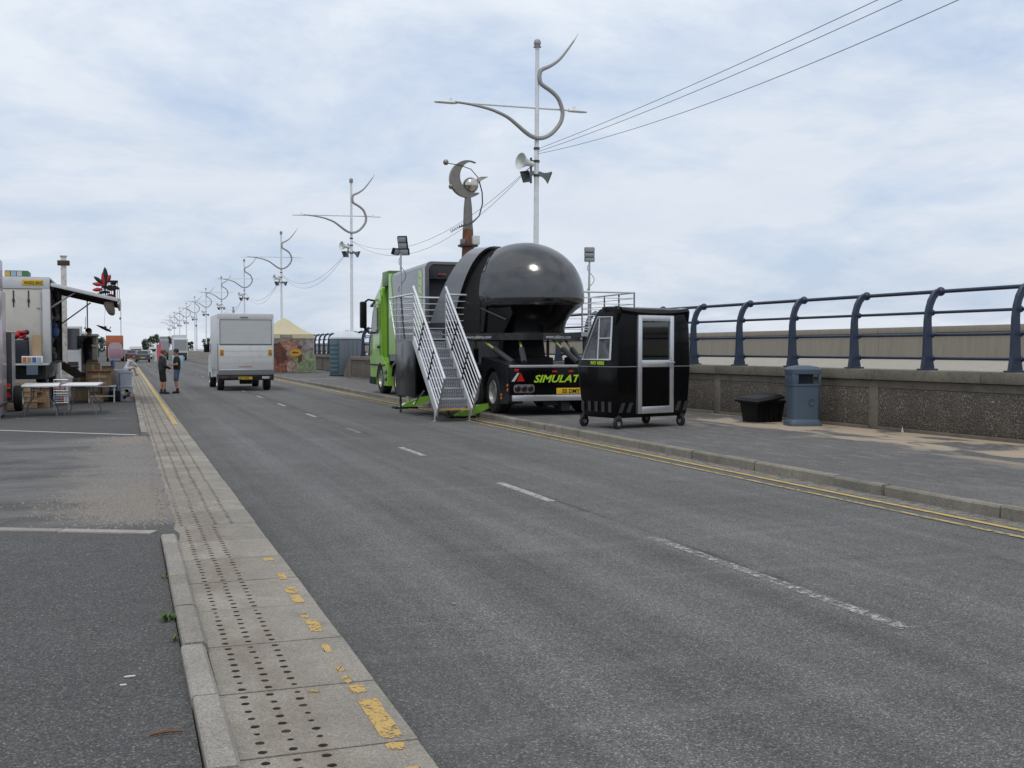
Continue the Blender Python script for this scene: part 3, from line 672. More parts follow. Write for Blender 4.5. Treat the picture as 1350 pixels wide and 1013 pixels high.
# ---- lamp posts
def lamp():
    t = thing('lamp_post', 'tall white lamp post with swan-neck metal arm and horn loudspeakers on the promenade', 'lamp post', (13.8, 36.73, 1.2), 0, 'lamp posts along the promenade')
    H = 11.1
    b = B(); b.lathe([(.22, 0), (.22, .05), (.13, .14), (.12, .9), (.105, 1.0), (.095, 4.5), (.08, 8), (.072, H)], 16); b.obj('pole', 'white_post_paint', t)
    b = B(); b.lathe([(.075, H - .02), (.14, H), (.14, H + .03), (.09, H + .05), (.12, H + .1), (.13, H + .17), (.10, H + .25), (.03, H + .29)], 16); b.obj('cap', 'swan_neck_metal', t)
    b = B(); b.tube([(-3.1, 0, 8.93), (1.5, 0, 8.99)], .036, 8); b.obj('cross_bar', 'white_post_paint', t)
    pts = [(1.35, 11.43), (1.06, 11.03), (.77, 10.69), (.43, 10.45), (.13, 10.3), (.06, 10.15), (.06, 9.97), (.14, 9.79), (.49, 9.59), (.75, 9.37), (.89, 9.08), (.94, 8.82), (.86, 8.5), (.6, 8.16), (.32, 7.96), (.03, 7.89), (-.25, 7.95), (-.53, 8.12), (-.81, 8.33), (-1.14, 8.55), (-1.53, 8.7), (-1.86, 8.79), (-2.5, 8.885), (-3.05, 8.92)]
    # smooth the swan neck
    P = [Vector((x, -.1, z)) for x, z in pts]; Q = []
    for i in range(len(P) - 1):
        a, bb, c, d = P[max(i - 1, 0)], P[i], P[i + 1], P[min(i + 2, len(P) - 1)]
        for k in range(3):
            u = k / 3; Q.append(.5 * ((2 * bb) + (c - a) * u + (2 * a - 5 * bb + 4 * c - d) * u * u + (3 * bb - a - 3 * c + d) * u ** 3))
    Q.append(P[-1])
    b = B(); b.tube(Q, [.03 + .045 * min(1, i / 12) if i < 12 else (.075 if i < 50 else .075 - .04 * (i - 50) / 20) for i in range(len(Q))], 10); b.tube([(1.35, -.1, 11.43), (1.53, -.1, 11.72)], [.028, .006], 6); b.obj('swan_neck', 'swan_neck_metal', t)
    for sx, x0, x1, z in ((-1, -3.75, -2.95, 8.92), (1, 1.2, 1.92, 8.985)):
        b = B(); xa, xb = (x0, x1)
        rings = []
        for f in (0, .15, .5, .8, 1):
            x = xa + (xb - xa) * f; u = f if sx < 0 else 1 - f; h = .03 + .05 * u; w = .16 if .1 < u < .9 else .09
            rings.append([(x, -w, z - .03), (x, w, z - .03), (x, w * .8, z - .03 + h), (x, -w * .8, z - .03 + h)])
        b.loft(rings); xm = xa + (xb - xa) * (.72 if sx < 0 else .3); b.cyl((xm, 0, z), (xm, 0, z + .14), .05, n=8); b.obj('luminaire', 'white_post_paint', t)
    b = B(); b.lathe([(.11, 7.5), (.11, 7.58)], 14); b.lathe([(.11, 7.05), (.11, 7.13)], 14); b.lathe([(.11, 6.55), (.11, 6.63)], 14)
    b.box(-.26, .02, -.06, 0, 7.06, 7.12); b.box(-.26, -.2, -.08, -.02, 6.3, 7.2); b.obj('bracket', 'steel_dark', t)
    def horn(cx, cz, ax, az, L, r, m1, square=False, dy=0):
        L *= .85; r *= .82
        b = B(); d = Vector((ax, dy, az)).normalized(); M = Matrix.Translation((cx, -.1, cz)) @ d.to_track_quat('Z', 'Y').to_matrix().to_4x4()
        n = 4 if square else 18
        M2 = M @ Matrix.Rotation(R(45), 4, 'Z') if square else M
        b.lathe([(.10, -.12), (.10, 0), (r * .38, L * .25), (r * .6, L * .6), (r, L), (r * .96, L), (r * .55, L * .55), (.05, L * .2)], n, M=M2)
        o = b.obj('horn_speaker', m1, t, 40)
        return o
    horn(-.28, 6.98, -1, .12, .52, .36, 'horn_white', False, -.35)
    horn(-.26, 6.62, -.9, -.5, .34, .36, 'horn_grey', True, -.5)
    horn(.16, 6.62, .9, -.4, .36, .36, 'horn_grey', True, -.4)
    return t
L1 = lamp(); LY = [36.73 + 33.6 * k for k in range(11)]
for k, yv in enumerate(LY[1:]):
    o = copy_tree(L1); o.location = (13.8, yv, 1.2); o.rotation_euler[2] = random.uniform(-.05, .05)
o = copy_tree(L1); o.location = (13.8, 36.73 - 33.6, 1.2)
L1.rotation_euler = (0, R(.35), 0)
lamps = [o for o in bpy.data.objects if o.name.startswith('lamp_post')]
for o in lamps:
    k = round((o.location.y - 36.73) / 33.6)
    nm = {0: 'white swan-neck lamp post with horn loudspeakers rising behind the black simulator capsule', 1: 'white swan-neck lamp post with horn loudspeakers rising behind the portable toilet', 2: 'white swan-neck lamp post with horn loudspeakers rising behind the mustard gazebo', 3: 'white swan-neck lamp post with horn loudspeakers rising above the white box van', -1: 'white swan-neck lamp post holding the other end of the three overhead cables'}.get(k)
    if nm: o['label'] = nm
    else: o['label'] = 'small distant swan-neck lamp post in the row beyond the white box van'
def cable(name, label, p, q, sag, group, r=.012, n=14):
    P = [Vector(p).lerp(Vector(q), i / n) + Vector((0, 0, -sag * 4 * (i / n) * (1 - i / n))) for i in range(n + 1)]
    b = B(); b.tube([tuple(v) for v in P], r, 5); o = b.obj(name, 'cable_grey', None); return tag(o, label, 'cable', group)
ya = 36.73 - 33.6
for z0, z1, sg in ((8.72, 8.75, .32), (8.62, 8.62, .42), (8.55, 8.5, .8)):
    cable('overhead_cable', 'thin overhead cable strung from the lamp post behind the simulator into open sky', (13.86, 36.7, z0), (13.86, ya, z1), sg, 'cables from the lamp post behind the simulator', .009, 30)
for k in range(4):
    for dz, sg in ((0, 1.5), (.0, 1.9)):
        cable('festoon_cable', 'thin sagging cable hanging between two white lamp posts', (13.75, LY[k] + .1, 8.2 + dz), (13.85, LY[k + 1], 8.55), sg, 'cables between lamp posts', .009 + .002 * k)

# ================================================================== SIMULATOR LORRY
TR = thing('simulator_lorry', 'green articulated lorry carrying a grey pod and glossy black ride simulator on its trailer', 'lorry', (8.2, 23.47, .12))
WD = 2.5
b = B(); b.box(.1, WD - .1, .3, 11.6, .82, 1.0); b.box(.0, WD, 2.0, 8.2, 1.0, 1.13, .02); b.box(.5, .75, .4, 13, .55, .85); b.box(WD - .75, WD - .5, .4, 13, .55, .85); b.obj('chassis', 'chassis_black', TR)
# rear bodywork with wheel arch
def arch(cy, r, a0, a1, n=10): return [(cy + r * math.cos(R(a0 + (a1 - a0) * i / n)), .45 + r * math.sin(R(a0 + (a1 - a0) * i / n))) for i in range(n + 1)]
for x0, x1 in ((-.02, .34), (WD - .34, WD + .02)):
    b = B(); b.prism([(0.02, .36), (.1, .28), (.62, .26)] + arch(1.25, .64, 200, 20, 9) + [(2.05, .75), (2.05, 1.3), (1.9, 1.33), (0.02, 1.15)], x0, x1, 'x'); b.obj('wheel_fairing', 'chassis_black', TR)
b = B(); b.box(.34, WD - .34, .06, 2.0, 1.08, 1.14); b.obj('deck', 'chassis_black', TR)
b = B(); b.box(.0, WD, -.03, .03, .5, 1.1, .012); b.obj('rear_panel', 'booth_black', TR)
b = B(); b.box(-.01, WD + .01, -.045, .04, 1.1, 1.16, .008); b.obj('top_trim', 'galvanised', TR)
b = B(); b.box(.04, WD - .04, -.08, 0, .34, .475, .012); b.obj('bumper', 'aluminium', TR)
b = B(); b.box(.9, 1.5, .2, .35, .22, .34); b.box(1.3, 1.5, .1, .4, .1, .3); b.obj('tow_bracket', 'steel_dark', TR)
for x0 in (.08, WD - .08 - .5):
    b = B(); b.prism(rrect(x0, x0 + .5, .53, .72, .06), -.05, -.02, 'y'); lc = b.obj('light_cluster', 'horn_grey', TR)
    for k in range(3):
        b = B(); M = Matrix.Translation((x0 + .095 + k * .155, -.05, .625)) @ Matrix.Rotation(R(90), 4, 'X'); b.lathe([(.07, -.01), (.07, .012), (.05, .03), (.01, .034)], 16, M=M); b.obj('lens', 'tail_lens', lc)
for sx in (0, 1):
    f = lambda x: x if not sx else WD - x
    b = B(); b.prism([(f(.16), .79), (f(.34), .79), (f(.25), .99)], -.05, -.03, 'y'); b.obj('red_triangle', 'reflector_red', TR, 0)
    b = B(); b.prism([(f(.03), .79), (f(.10), .79), (f(.22), .98), (f(.17), .98)], -.045, -.03, 'y'); b.obj('white_stripe', 'lamp_clear', TR, 0)
    b = B(); b.box(min(f(.10), f(.2)), max(f(.10), f(.2)), -.05, -.03, 1.01, 1.07, .01); b.obj('marker_light', 'reflector_red', TR)
    for z in (.56, .66): b = B(); b.box(min(f(-.035), f(0)), max(f(-.035), f(0)), .06, .12, z, z + .07, .01); b.obj('side_marker', 'lamp_orange', TR)
    for z in (.36, .44): b = B(); b.box(min(f(-.035), f(-.0)), max(f(-.035), f(-.0)), .5, .56, z, z + .06, .01); b.obj('side_marker', 'lamp_orange', TR)
for x in (1.02, 1.42): b = B(); b.box(x, x + .12, -.045, -.03, .985, 1.03, .008); b.obj('marker_light', 'reflector_red', TR)
text('SIMULATOR', .235, 'text_green', TR, 'green_lettering', face_m((.56, -.034, .765), (1, 0, 0)), .35, .006, 'LEFT', .006, 1.18)
b = B(); b.box(1.12, 1.78, -.05, -.035, .49, .63, .006); pl = b.obj('number_plate', 'plate_yellow', TR)
text('S5 DMY', .135, 'plate_black', pl, 'lettering', face_m((1.26, -.053, .512), (1, 0, 0)), 0, .004, 'LEFT', .002, .95)
for yv in (1.25, 2.6, 3.95):
    for x in (.19, WD - .19): wheel(TR, (x, yv, .5), .5, .36)
for yv in (11.15,):
    for x in (.3, WD - .3): wheel(TR, (x, yv, .5), .5, .5)
for x in (.2, WD - .2): wheel(TR, (x, 13.5, .5), .5, .32)
# motion base and its legs
AX = Vector((.582, -.813, 0)); PX = Vector((-.813, -.582, 0)); EC = Vector((9.45 - 8.2, 26.0 - 23.47, 0))
def ep(s_, p_, z): v = EC + AX * s_ + PX * p_; return (v.x, v.y, z - .12)
b = B()
base = [(-1.5, 1.05), (-1.2, 1.25), (.7, 1.25), (1.15, .85), (1.15, -.85), (.7, -1.25), (-1.2, -1.25), (-1.5, -1.05)]
b.loft([[ep(s_, p_, 1.86) for s_, p_ in base], [ep(s_, p_, 2.03) for s_, p_ in base]]); b.obj('motion_platform', 'pod_black', TR, 30)
pA = Vector(ep(-1.2, 1.255, 1.9)); text('www.sdsims.com', .11, 'text_white', TR, 'web_address', face_m(tuple(pA + AX * .35 + PX * .012), tuple(AX)), 0, .003, 'LEFT', .001, 1.0)
pB = Vector(ep(1.155, .75, 1.9)); text('www.sdsims.com', .12, 'text_white', TR, 'web_address', face_m(tuple(pB + AX * .006), tuple(-PX)), 0, .003, 'LEFT', .001, 1.35)
b = B(); b.lathe([(.75, 1.1), (.75, 1.3), (.55, 1.35), (.5, 1.75)], 20, M=Matrix.Translation((EC.x, EC.y, 0))); b.obj('turntable', 'dark_void', TR)
for (x0, y0, s_, p_) in ((.35, .75, -.6, 1.0), (.55, .55, .5, .9), (1.9, .55, .9, .1), (2.15, .9, .9, -.5), (.35, 3.6, -1.2, .4), (2.15, 3.9, -.6, -1.0)):
    b = B(); A = Vector((x0, y0, 1.2)); C = Vector(ep(s_, p_, 1.9)); Mi = A.lerp(C, .55); b.cyl(tuple(A), tuple(Mi), .07, n=10); b.obj('actuator', 'steel_dark', TR)
    b = B(); b.cyl(tuple(Mi), tuple(C), .03, n=10); b.obj('piston', 'jack_lime', TR)
# capsule: egg of horizontal rings, cut open toward its boarding side
def eggring(f, z, cut=-.57, n=48, A=1.62, Bw=1.2):
    pts = []
    for k in range(n):
        a = 2 * math.pi * k / n; c, s_ = math.cos(a), math.sin(a)
        e = .9 if c > 0 else 1.0
        x = A * f * math.copysign(abs(c) ** e, c); y = Bw * f * s_
        if x < cut: x = cut
        pts.append(ep(x, y, z))
    return pts
b = B(); up = []
for i in range(15):
    t = i / 14 * R(88); up.append((math.cos(t) ** .96, 2.90 + 1.40 * math.sin(t)))
lowr = [(.95, 2.70), (.985, 2.76), (.998, 2.83)]
b.loft([eggring(f, z) for f, z in lowr + up], cap=True); b.obj('capsule_shell', 'capsule_gloss_black', TR, 50)
b = B(); b.loft([eggring(f, z) for f, z in ((.68, 2.03), (.68, 2.15), (.71, 2.32), (.77, 2.47), (.86, 2.60), (.949, 2.70))]); b.obj('capsule_base', 'capsule_low_black', TR, 50)
sk = [(-1.4, 2.03), (.15, 2.03), (.42, 2.5), (.30, 2.86), (-.5, 2.92), (-1.4, 2.5)]
b = B(); b.loft([[ep(s_, .55, z) for s_, z in sk], [ep(s_, 1.08, z) for s_, z in sk]]); b.obj('side_skirt', 'capsule_low_black', TR, 0)
b = B(); b.tube([ep(-1.35, 1.1, 2.95), ep(-.45, 1.12, 2.62), ep(.25, 1.1, 2.35)], .025, 6); b.tube([ep(-1.3, 1.11, 2.05), ep(-1.3, 1.11, 3.3)], .02, 6); b.obj('frame_rail', 'steel_dark', TR)
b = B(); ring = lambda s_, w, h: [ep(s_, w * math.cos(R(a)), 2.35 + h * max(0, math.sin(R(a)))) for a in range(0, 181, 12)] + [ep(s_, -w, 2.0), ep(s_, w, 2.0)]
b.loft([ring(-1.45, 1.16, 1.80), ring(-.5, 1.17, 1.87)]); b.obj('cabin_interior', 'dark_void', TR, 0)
# boarding hood: curved shell with a raked front edge
HR = []; n = 28
for layer in (0, 1):
    for edge in (0, 1):
        pts = []
        for k in range(n + 1):
            a = math.pi * k / n; w = (1.27 - .06 * layer) * math.copysign(abs(math.cos(a)) ** .75, math.cos(a)); sn = math.sin(a) ** .8; h = 2.3 + (1.95 - .06 * layer) * sn
            s0 = -1.98 + .82 * sn; s1 = -1.24 + .5 * sn
            pts.append(ep(s1 if edge else s0, w, h))
        HR.append(pts)
b = B(); N = n + 1
vs = HR[0] + HR[1] + HR[3] + HR[2]; fs = []
for a_, c_ in ((0, 1), (1, 2), (2, 3), (3, 0)):
    for k in range(n): fs.append((a_ * N + k, a_ * N + k + 1, c_ * N + k + 1, c_ * N + k))
b._add(vs, fs)
b.bm.faces.ensure_lookup_table()
for i_, f_ in enumerate(b.bm.faces): f_.material_index = 1 if n <= i_ < 3 * n else 0
hood = b.obj('boarding_hood', ['hood_grey', 'pod_black'], TR, 50)
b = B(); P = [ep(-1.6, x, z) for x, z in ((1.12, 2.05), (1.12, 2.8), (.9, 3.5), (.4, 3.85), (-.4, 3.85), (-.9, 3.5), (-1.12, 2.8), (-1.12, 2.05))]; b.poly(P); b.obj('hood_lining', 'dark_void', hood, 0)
b = B(); b.loft([[ep(-1.0, 1.16, 2.05), ep(-.4, 1.16, 2.05), ep(-.3, 1.12, 2.95), ep(-.95, 1.12, 2.6)], [ep(-1.0, 1.1, 2.05), ep(-.4, 1.1, 2.05), ep(-.3, 1.06, 2.95), ep(-.95, 1.06, 2.6)]]); b.obj('door_flap', 'panel_black_scuffed', TR, 0)
b = B(); b.box(.0, 1.4, 2.6, 4.6, 1.72, 1.9, .02); b.obj('boarding_step', 'panel_black_scuffed', TR)
# grey pod behind the cab
def podring(y, x0=0.0, x1=WD, z1=4.05, z0=1.15): return [(x, y, z) for x, z in [(x0, z0)] + [(x, z) for x, z in [(x1, z0)]] + rrect(x0, x1, z1 - 1, z1, .28, 5)[:12]]
pr = [(0, 1.15), (WD, 1.15)] + rrect(0, WD, 2.5, 4.05, .17, 5)[:12]
b = B()
b.loft([[(x, 11.9, z * .985) for x, z in pr], [(x, 7.32, z) for x, z in pr]], cap=False); b.poly([(x, 11.9, z * .985) for x, z in pr])
ins = [(.09 + x * (WD - .18) / WD, 1.25 + (z - 1.15) * (2.72 / 2.9)) for x, z in pr]
b.loft([[(x, 7.32, z) for x, z in pr], [(x, 7.30, z) for x, z in ins]], cap=False)
pod = b.obj('pod', 'pod_grey', TR, 40)
b = B(); b.loft([[(x, 7.30, z) for x, z in ins], [(x, 7.9, z) for x, z in ins]], cap=False, mat=0); b.obj('pod_reveal', 'pod_black', pod, 40)
b = B(); b.poly([(x, 7.9 - (z - 1.2) * .0, z) for x, z in ins]); b.obj('pod_back', 'pod_inner', pod, 0)
b = B(); b.box(.12, WD - .12, 7.35, 7.9, 3.55, 3.95); b.obj('pod_visor', 'pod_black', pod)
b = B(); b.box(.35, .62, 7.33, 7.35, 3.62, 3.72, .008); b.obj('red_light', 'lamp_red_dark', pod)
b = B(); b.box(-.012, .006, 7.38, 7.62, 1.2, 3.9); b.obj('edge_band', 'hood_grey', pod)
for k in range(9):
    z = 3.78 - k * .235
    b = B(); yb = 7.72 + k * .015; b.poly([(-.006, yb, z - .19), (-.006, yb + .42, z - .12), (-.006, yb + .44, z + .07), (-.006, yb + .02, z + (.0 if k % 2 else .02))]); b.obj('pale_green_letter', 'pale_green_print', pod, 0)
b = B(); b.prism([(11.0, 1.35), (11.95, 1.35), (11.98, 3.98), (11.75, 3.98), (11.4, 2.9)], -.02, .05, 'x'); b.obj('front_fairing', 'truck_green', pod, 0)
# cab
cabp = [(12.75, 1.05), (13.3, 1.25), (13.32, 3.35), (13.4, 3.6), (13.6, 3.62), (14.35, 3.3), (14.8, 2.75), (15.02, 1.75), (15.1, 1.2), (15.1, .42), (14.95, .28), (14.15, .28)] + [(13.5 + .62 * math.cos(R(a)), .5 + .62 * math.sin(R(a))) for a in (0, 30, 60, 90, 120, 150, 180)] + [(12.78, .6)]
b = B(); b.prism(cabp, .02, WD - .02, 'x'); bmesh.ops.bevel(b.bm, geom=[e for e in b.bm.edges if abs(e.verts[0].co.x - e.verts[1].co.x) < .01], offset=.06, segments=3, affect='EDGES'); cab = b.obj('cab', 'truck_green', TR, 40)
b = B(); b.prism([(13.75, 2.05), (14.75, 2.05), (14.6, 2.65), (14.3, 2.95), (13.75, 2.95)], -.005, .04, 'x'); b.obj('side_window', 'car_glass', cab, 0)
b = B(); b.box(-.015, .02, 12.72, 15.0, .95, 1.0); b.box(-.012, .02, 14.2, 15.05, .3, .55); b.obj('lower_trim', 'black_plastic', cab, 0)
b = B(); b.box(.2, WD - .2, 14.2, 15.03, 1.9, 2.7); b.obj('windscreen', 'car_glass', cab)
b = B(); b.tube([(.0, 13.4, 1.3), (.0, 13.4, 3.05), (.0, 14.2, 3.05), (.0, 14.72, 2.35), (.0, 14.85, 1.3)], .012, 6); b.obj('door_seam', 'truck_green_dark', cab)
b = B(); b.box(-.03, .03, 13.5, 13.75, 1.55, 1.63, .01); b.obj('door_handle', 'black_plastic', cab)
b = B(); b.box(.22, WD - .22, 12.12, 13.3, 1.3, 3.55); b.box(.05, WD - .05, 12.3, 13.25, 3.62, 4.12, .03); b.obj('rear_shroud', 'truck_green_dark', cab)
b = B(); b.box(.05, .3, 12.15, 12.3, 1.0, 3.7); b.box(.35, .6, 12.1, 12.2, 1.0, 3.2); b.obj('intake_stack', 'chassis_black', cab)
b = B(); b.prism([(13.3, 3.5), (13.6, 3.6), (14.3, 3.4), (13.7, 3.95), (13.3, 4.05)], .15, WD - .15, 'x'); b.obj('roof_deflector', 'truck_green', cab, 30)
b = B(); b.prism([(14.2, 3.12), (14.95, 3.0), (15.0, 3.06), (14.25, 3.2)], .0, WD, 'x'); b.obj('sun_visor', 'black_plastic', cab, 0)
for sx in (0, 1):
    X = (lambda v: v) if not sx else (lambda v: WD - v)
    b = B(); x0, x1 = sorted((X(-.42), X(-.20))); b.box(x0, x1, 14.55, 14.8, 2.25, 3.18, .05, seg=3); b.tube([(X(-.3), 14.7, 3.12), (X(-.15), 14.6, 3.25), (X(.05), 14.4, 3.2)], .035, 8); b.tube([(X(-.3), 14.7, 2.3), (X(-.12), 14.6, 2.08), (X(.05), 14.5, 2.1)], .035, 8); b.obj('wing_mirror', 'black_plastic', cab)
b = B(); b.prism([(12.2, .3), (12.85, .3), (12.9, .95), (12.2, 1.02)], .0, .35, 'x'); st = b.obj('side_step', 'truck_green', cab, 0)
for z in (.45, .68): b = B(); b.box(-.012, .02, 12.35, 12.75, z, z + .14, .01); b.obj('step_recess', 'chassis_black', st)
b = B(); b.prism([(10.55, .62), (10.7, 1.02), (11.15, 1.14), (11.6, 1.02), (11.75, .62), (11.68, .62), (11.55, .95), (11.15, 1.06), (10.75, .95), (10.62, .62)], .0, .5, 'x'); b.obj('mudguard', 'chassis_black', TR, 0)
b = B(); b.box(.1, .6, 9.0, 10.3, .35, .85, .06); b.obj('fuel_tank', 'steel_dark', TR)

# ---- outriggers reaching to the road
def outrigger(y0, lab, x0=7.3):
    t = thing('outrigger', lab, 'outrigger', (x0, y0, 0), 0)
    b = B(); b.box(-.32, .32, -.25, .25, 0.0, .05, .01); b.obj('pad', 'black_plastic', t)
    b = B(); b.prism([(-.16, .05), (.26, .05), (.75, .24), (.75, .34), (.45, .30), (.0, .15)], -.11, .11, 'y'); b.obj('arm', 'truck_green', t, 0)
    b = B(); b.cyl((.1, 0, .05), (.1, 0, .4), .06, n=10); b.obj('ram', 'galvanised', t)
    return t
outrigger(29.7, 'green stabiliser leg on a black pad beside the black landing skirt')
outrigger(25.2, 'green stabiliser leg on a black pad under the metal staircase', 7.55)

# ---- boarding stairs with landing
ST = thing('boarding_stairs', 'silver metal staircase with barred handrails leading up to the simulator', 'stairs', (6.62, 23.9, 0))
Wd = .82; N = 8; rise = (1.9 - .29) / 7; run = 2.05 / 7
for k in range(N):
    z = .29 + rise * k; yv = .02 + run * k
    b = B(); b.box(.03, Wd - .03, yv, yv + run + .02, z - .03, z); b.box(.03, Wd - .03, yv + run, yv + run + .015, z - .01, z + rise - .031); b.obj('step', 'chequer_plate', ST, 0)
    b = B(); b.box(.03, Wd - .03, yv - .012, yv + .03, z - .035, z + .006); b.obj('nosing', 'tread_yellow' if k == 0 else 'aluminium', ST, 0)
sl = Vector((0, 2.05, 1.61)).normalized(); nr = Vector((0, -sl.z, sl.y))
for x in (0, Wd):
    a = Vector((x, -.02, .2)); e = Vector((x, 2.12, .2 + 2.14 * 1.61 / 2.05))
    b = B(); d = nr * .10
    b.loft([[tuple(a - d + Vector((-.02, 0, 0))), tuple(a - d + Vector((.02, 0, 0))), tuple(a + d + Vector((.02, 0, 0))), tuple(a + d + Vector((-.02, 0, 0)))], [tuple(e - d + Vector((-.02, 0, 0))), tuple(e - d + Vector((.02, 0, 0))), tuple(e + d + Vector((.02, 0, 0))), tuple(e + d + Vector((-.02, 0, 0)))]]); b.obj('stringer', 'rail_alloy', ST, 0)
    hr = 1.0
    for k in range(6):
        off = nr * (.24 + (hr - .24) * k / 5); b = B(); s0 = a + off; b.cyl(tuple(s0), tuple(s0 + sl * ((2.13 - s0.y) / sl.y)), .03 if k == 5 else .014, n=8); b.obj('handrail' if k == 5 else 'rail_bar', 'rail_alloy', ST)
    for f in (0.0, .4, .8):
        q = a.lerp(e, f); b = B(); b.cyl(tuple(q), tuple(q + nr * hr), .024, n=8); b.obj('post', 'steel_dark' if f else 'galvanised', ST)
    b = B(); b.cyl((x, .2, 0), (x, .2, .35), .022, n=8); b.cyl((x, .2, 0), (x, .2, .02), .05, n=8); b.obj('foot', 'galvanised', ST)
# landing
b = B(); b.box(0, 1.5, 2.07, 4.0, 1.83, 1.9); b.obj('landing', 'chequer_plate', ST, 0)
b = B(); b.box(.0, .04, 2.0, 4.0, .46, 1.83, .008); b.box(.0, 1.4, 3.96, 4.0, .46, 1.83); b.obj('skirt_panel', 'panel_black_scuffed', ST)
def rails(p, q, npost, parent, z0, h=1.08, nb=6, lean=0.0):
    p = Vector((*p, z0)); q = Vector((*q, z0)); ln = Vector((0, lean, 0))
    for k in range(nb + 1):
        z = Vector((0, 0, .12 + (h - .12) * k / nb)); b = B(); b.cyl(tuple(p + z), tuple(q + z + ln * (z.z / h)), .026 if k == nb else .011, n=8); b.obj('handrail' if k == nb else 'rail_bar', 'rail_alloy', parent)
    for k in range(npost):
        m = p.lerp(q, k / (npost - 1)); b = B(); b.cyl(tuple(m), tuple(m + Vector((0, 0, h)) + ln * (k / (npost - 1))), .022, n=8); b.obj('post', 'steel_dark' if 0 < k < npost - 1 else 'galvanised', parent)
rails((0, 2.13), (0, 3.98), 3, ST, 1.9, lean=.7); rails((0, 3.98), (1.5, 3.98), 2, ST, 1.9); rails((Wd, 2.13), (1.5, 2.3), 2, ST, 1.9)
b = B(); b.box(.78, 1.1, 2.1, 2.5, .12, .85, .01); b.obj('cabinet', 'cabinet_blue_grey', ST)
for x, yv in ((.1, 3.9), (1.4, 3.9), (.9, 2.2)): b = B(); b.cyl((x, yv, 0 if x < 1.2 else .12), (x, yv, 1.84), .03, n=8); b.obj('leg', 'steel_dark', ST)
for (x, yv) in ((-.03, 1.35), (Wd + .05, .55)):
    b = B(); b.cyl((x + .05, yv + .9, .28), (x + .35, yv + 1.0, .62), .025, n=8); b.obj('brace', 'aluminium', ST)
# far side platform
RP = thing('viewing_platform', 'raised metal platform with barred rails on the far side of the simulator trailer', 'platform', (10.85, 25.6, .12))
b = B(); b.box(0, 1.55, 0, 2.9, 1.84, 1.95); b.obj('deck', 'galvanised', RP, 0)
rails((0.05, 0.05), (1.5, 0.05), 2, RP, 1.95, 1.02); rails((1.5, 0.05), (1.5, 2.85), 4, RP, 1.95, 1.02); rails((.05, 2.85), (1.5, 2.85), 2, RP, 1.95, 1.02)
for x in (.15, 1.4):
    for yv in (.15, 2.7): b = B(); b.cyl((x, yv, 0), (x, yv, 1.86), .045, n=8); b.obj('leg', 'steel_dark', RP)
b = B(); b.cyl((.15, .15, .9), (1.4, .15, 1.8), .03, n=8); b.cyl((1.4, .15, .9), (.15, .15, 1.8), .03, n=8); b.obj('brace', 'steel_dark', RP)
# floodlight masts
def mast(loc, h, lab, tilt):
    t = thing('floodlight_mast', lab, 'floodlight', loc); tl = Vector((tilt, 0, 1))
    b = B(); b.tube([(0, 0, 0), tuple(tl * h * .6), tuple(tl * h)], [.035, .03, .025], 8); b.obj('mast', 'galvanised', t)
    b = B(); P = [tl * h * f + Vector((.05 + .10 * math.sin(f * 19), .02, 0)) for f in [.55 + .03 * k for k in range(15)]]; b.tube([tuple(p) for p in P], .008, 5); b.obj('cable', 'black_plastic', t)
    return t, tl * h
t, top = mast((6.98, 28.9, 1.9), 2.3, 'floodlight mast with black flood lamps beside the green cab', .012)
for k, (dx, dz, rz_) in enumerate(((-.14, .05, 40), (.06, .22, -30), (.10, .05, -30), (.04, .38, -30))):
    M = Matrix.Translation(top + Vector((dx, 0, dz))) @ Matrix.Rotation(R(rz_), 4, 'Z') @ Matrix.Rotation(R(20), 4, 'X')
    b = B(); b.box(-.13, .13, -.05, .05, -.09, .09, .015, M=M); h = b.obj('flood_lamp', 'black_plastic', t)
    b = B(); b.box(-.11, .11, -.062, -.05, -.07, .07, .004, M=M); b.obj('lens', 'floodlight_lens', h)
t, top = mast((11.4, 26.4, 2.07), 1.85, 'floodlight mast carrying a stack of pale flood lamps above the viewing platform', .012)
for k in range(3):
    M = Matrix.Translation(top + Vector((0, 0, .05 + k * .125))) @ Matrix.Rotation(R(-18), 4, 'Z') @ Matrix.Rotation(R(12), 4, 'X')
    b = B(); b.box(-.13, .13, -.05, .07, -.058, .058, .012, M=M); h = b.obj('flood_lamp', 'black_plastic', t)
    b = B(); b.box(-.12, .12, -.066, -.05, -.05, .05, .004, M=M); b.obj('lens', 'floodlight_lens', h)

# ================================================================== TICKET BOOTH
bc = Vector((8.73, 18.98)); ex = Vector((1.67, .5)).normalized(); brz = math.atan2(ex.y, ex.x); ey = Vector((-ex.y, ex.x)); bo = bc + ex * .83 + ey * .52
bo += ex * .09; BT = thing('ticket_booth', 'glossy black ticket booth with silver framed door standing on four castors', 'booth', (bo.x, bo.y, .12), brz); BT.scale = (1, 1, 1.04)
# rings of the moulded body: x0, x1, y0(front), y1, z
ringsd = [(-.89, .98, -.535, .40, .20), (-.925, 1.02, -.55, .44, .26), (-.95, 1.05, -.565, .51, .62), (-.975, 1.08, -.58, .57, 1.13), (-.965, 1.075, -.58, .56, 1.17), (-.935, 1.06, -.57, .29, 1.75), (-.905, 1.035, -.56, .10, 2.12), (-.87, 1.0, -.545, .03, 2.2), (-.81, .95, -.49, -.04, 2.235)]
b = B(); b.loft([[(x, y, z) for x, y in rrect(x0, x1, y0, y1, .10, 4)] for x0, x1, y0, y1, z in ringsd]); b.obj('body', 'booth_black', BT, 30)
b = B(); b.loft([[(x, y, 1.135) for x, y in rrect(-.982, 1.087, -.588, .578, .105, 4)], [(x, y, 1.15) for x, y in rrect(-.982, 1.087, -.588, .578, .105, 4)]]); b.obj('seam_strip', 'van_trim', BT)
b = B(); rr = []
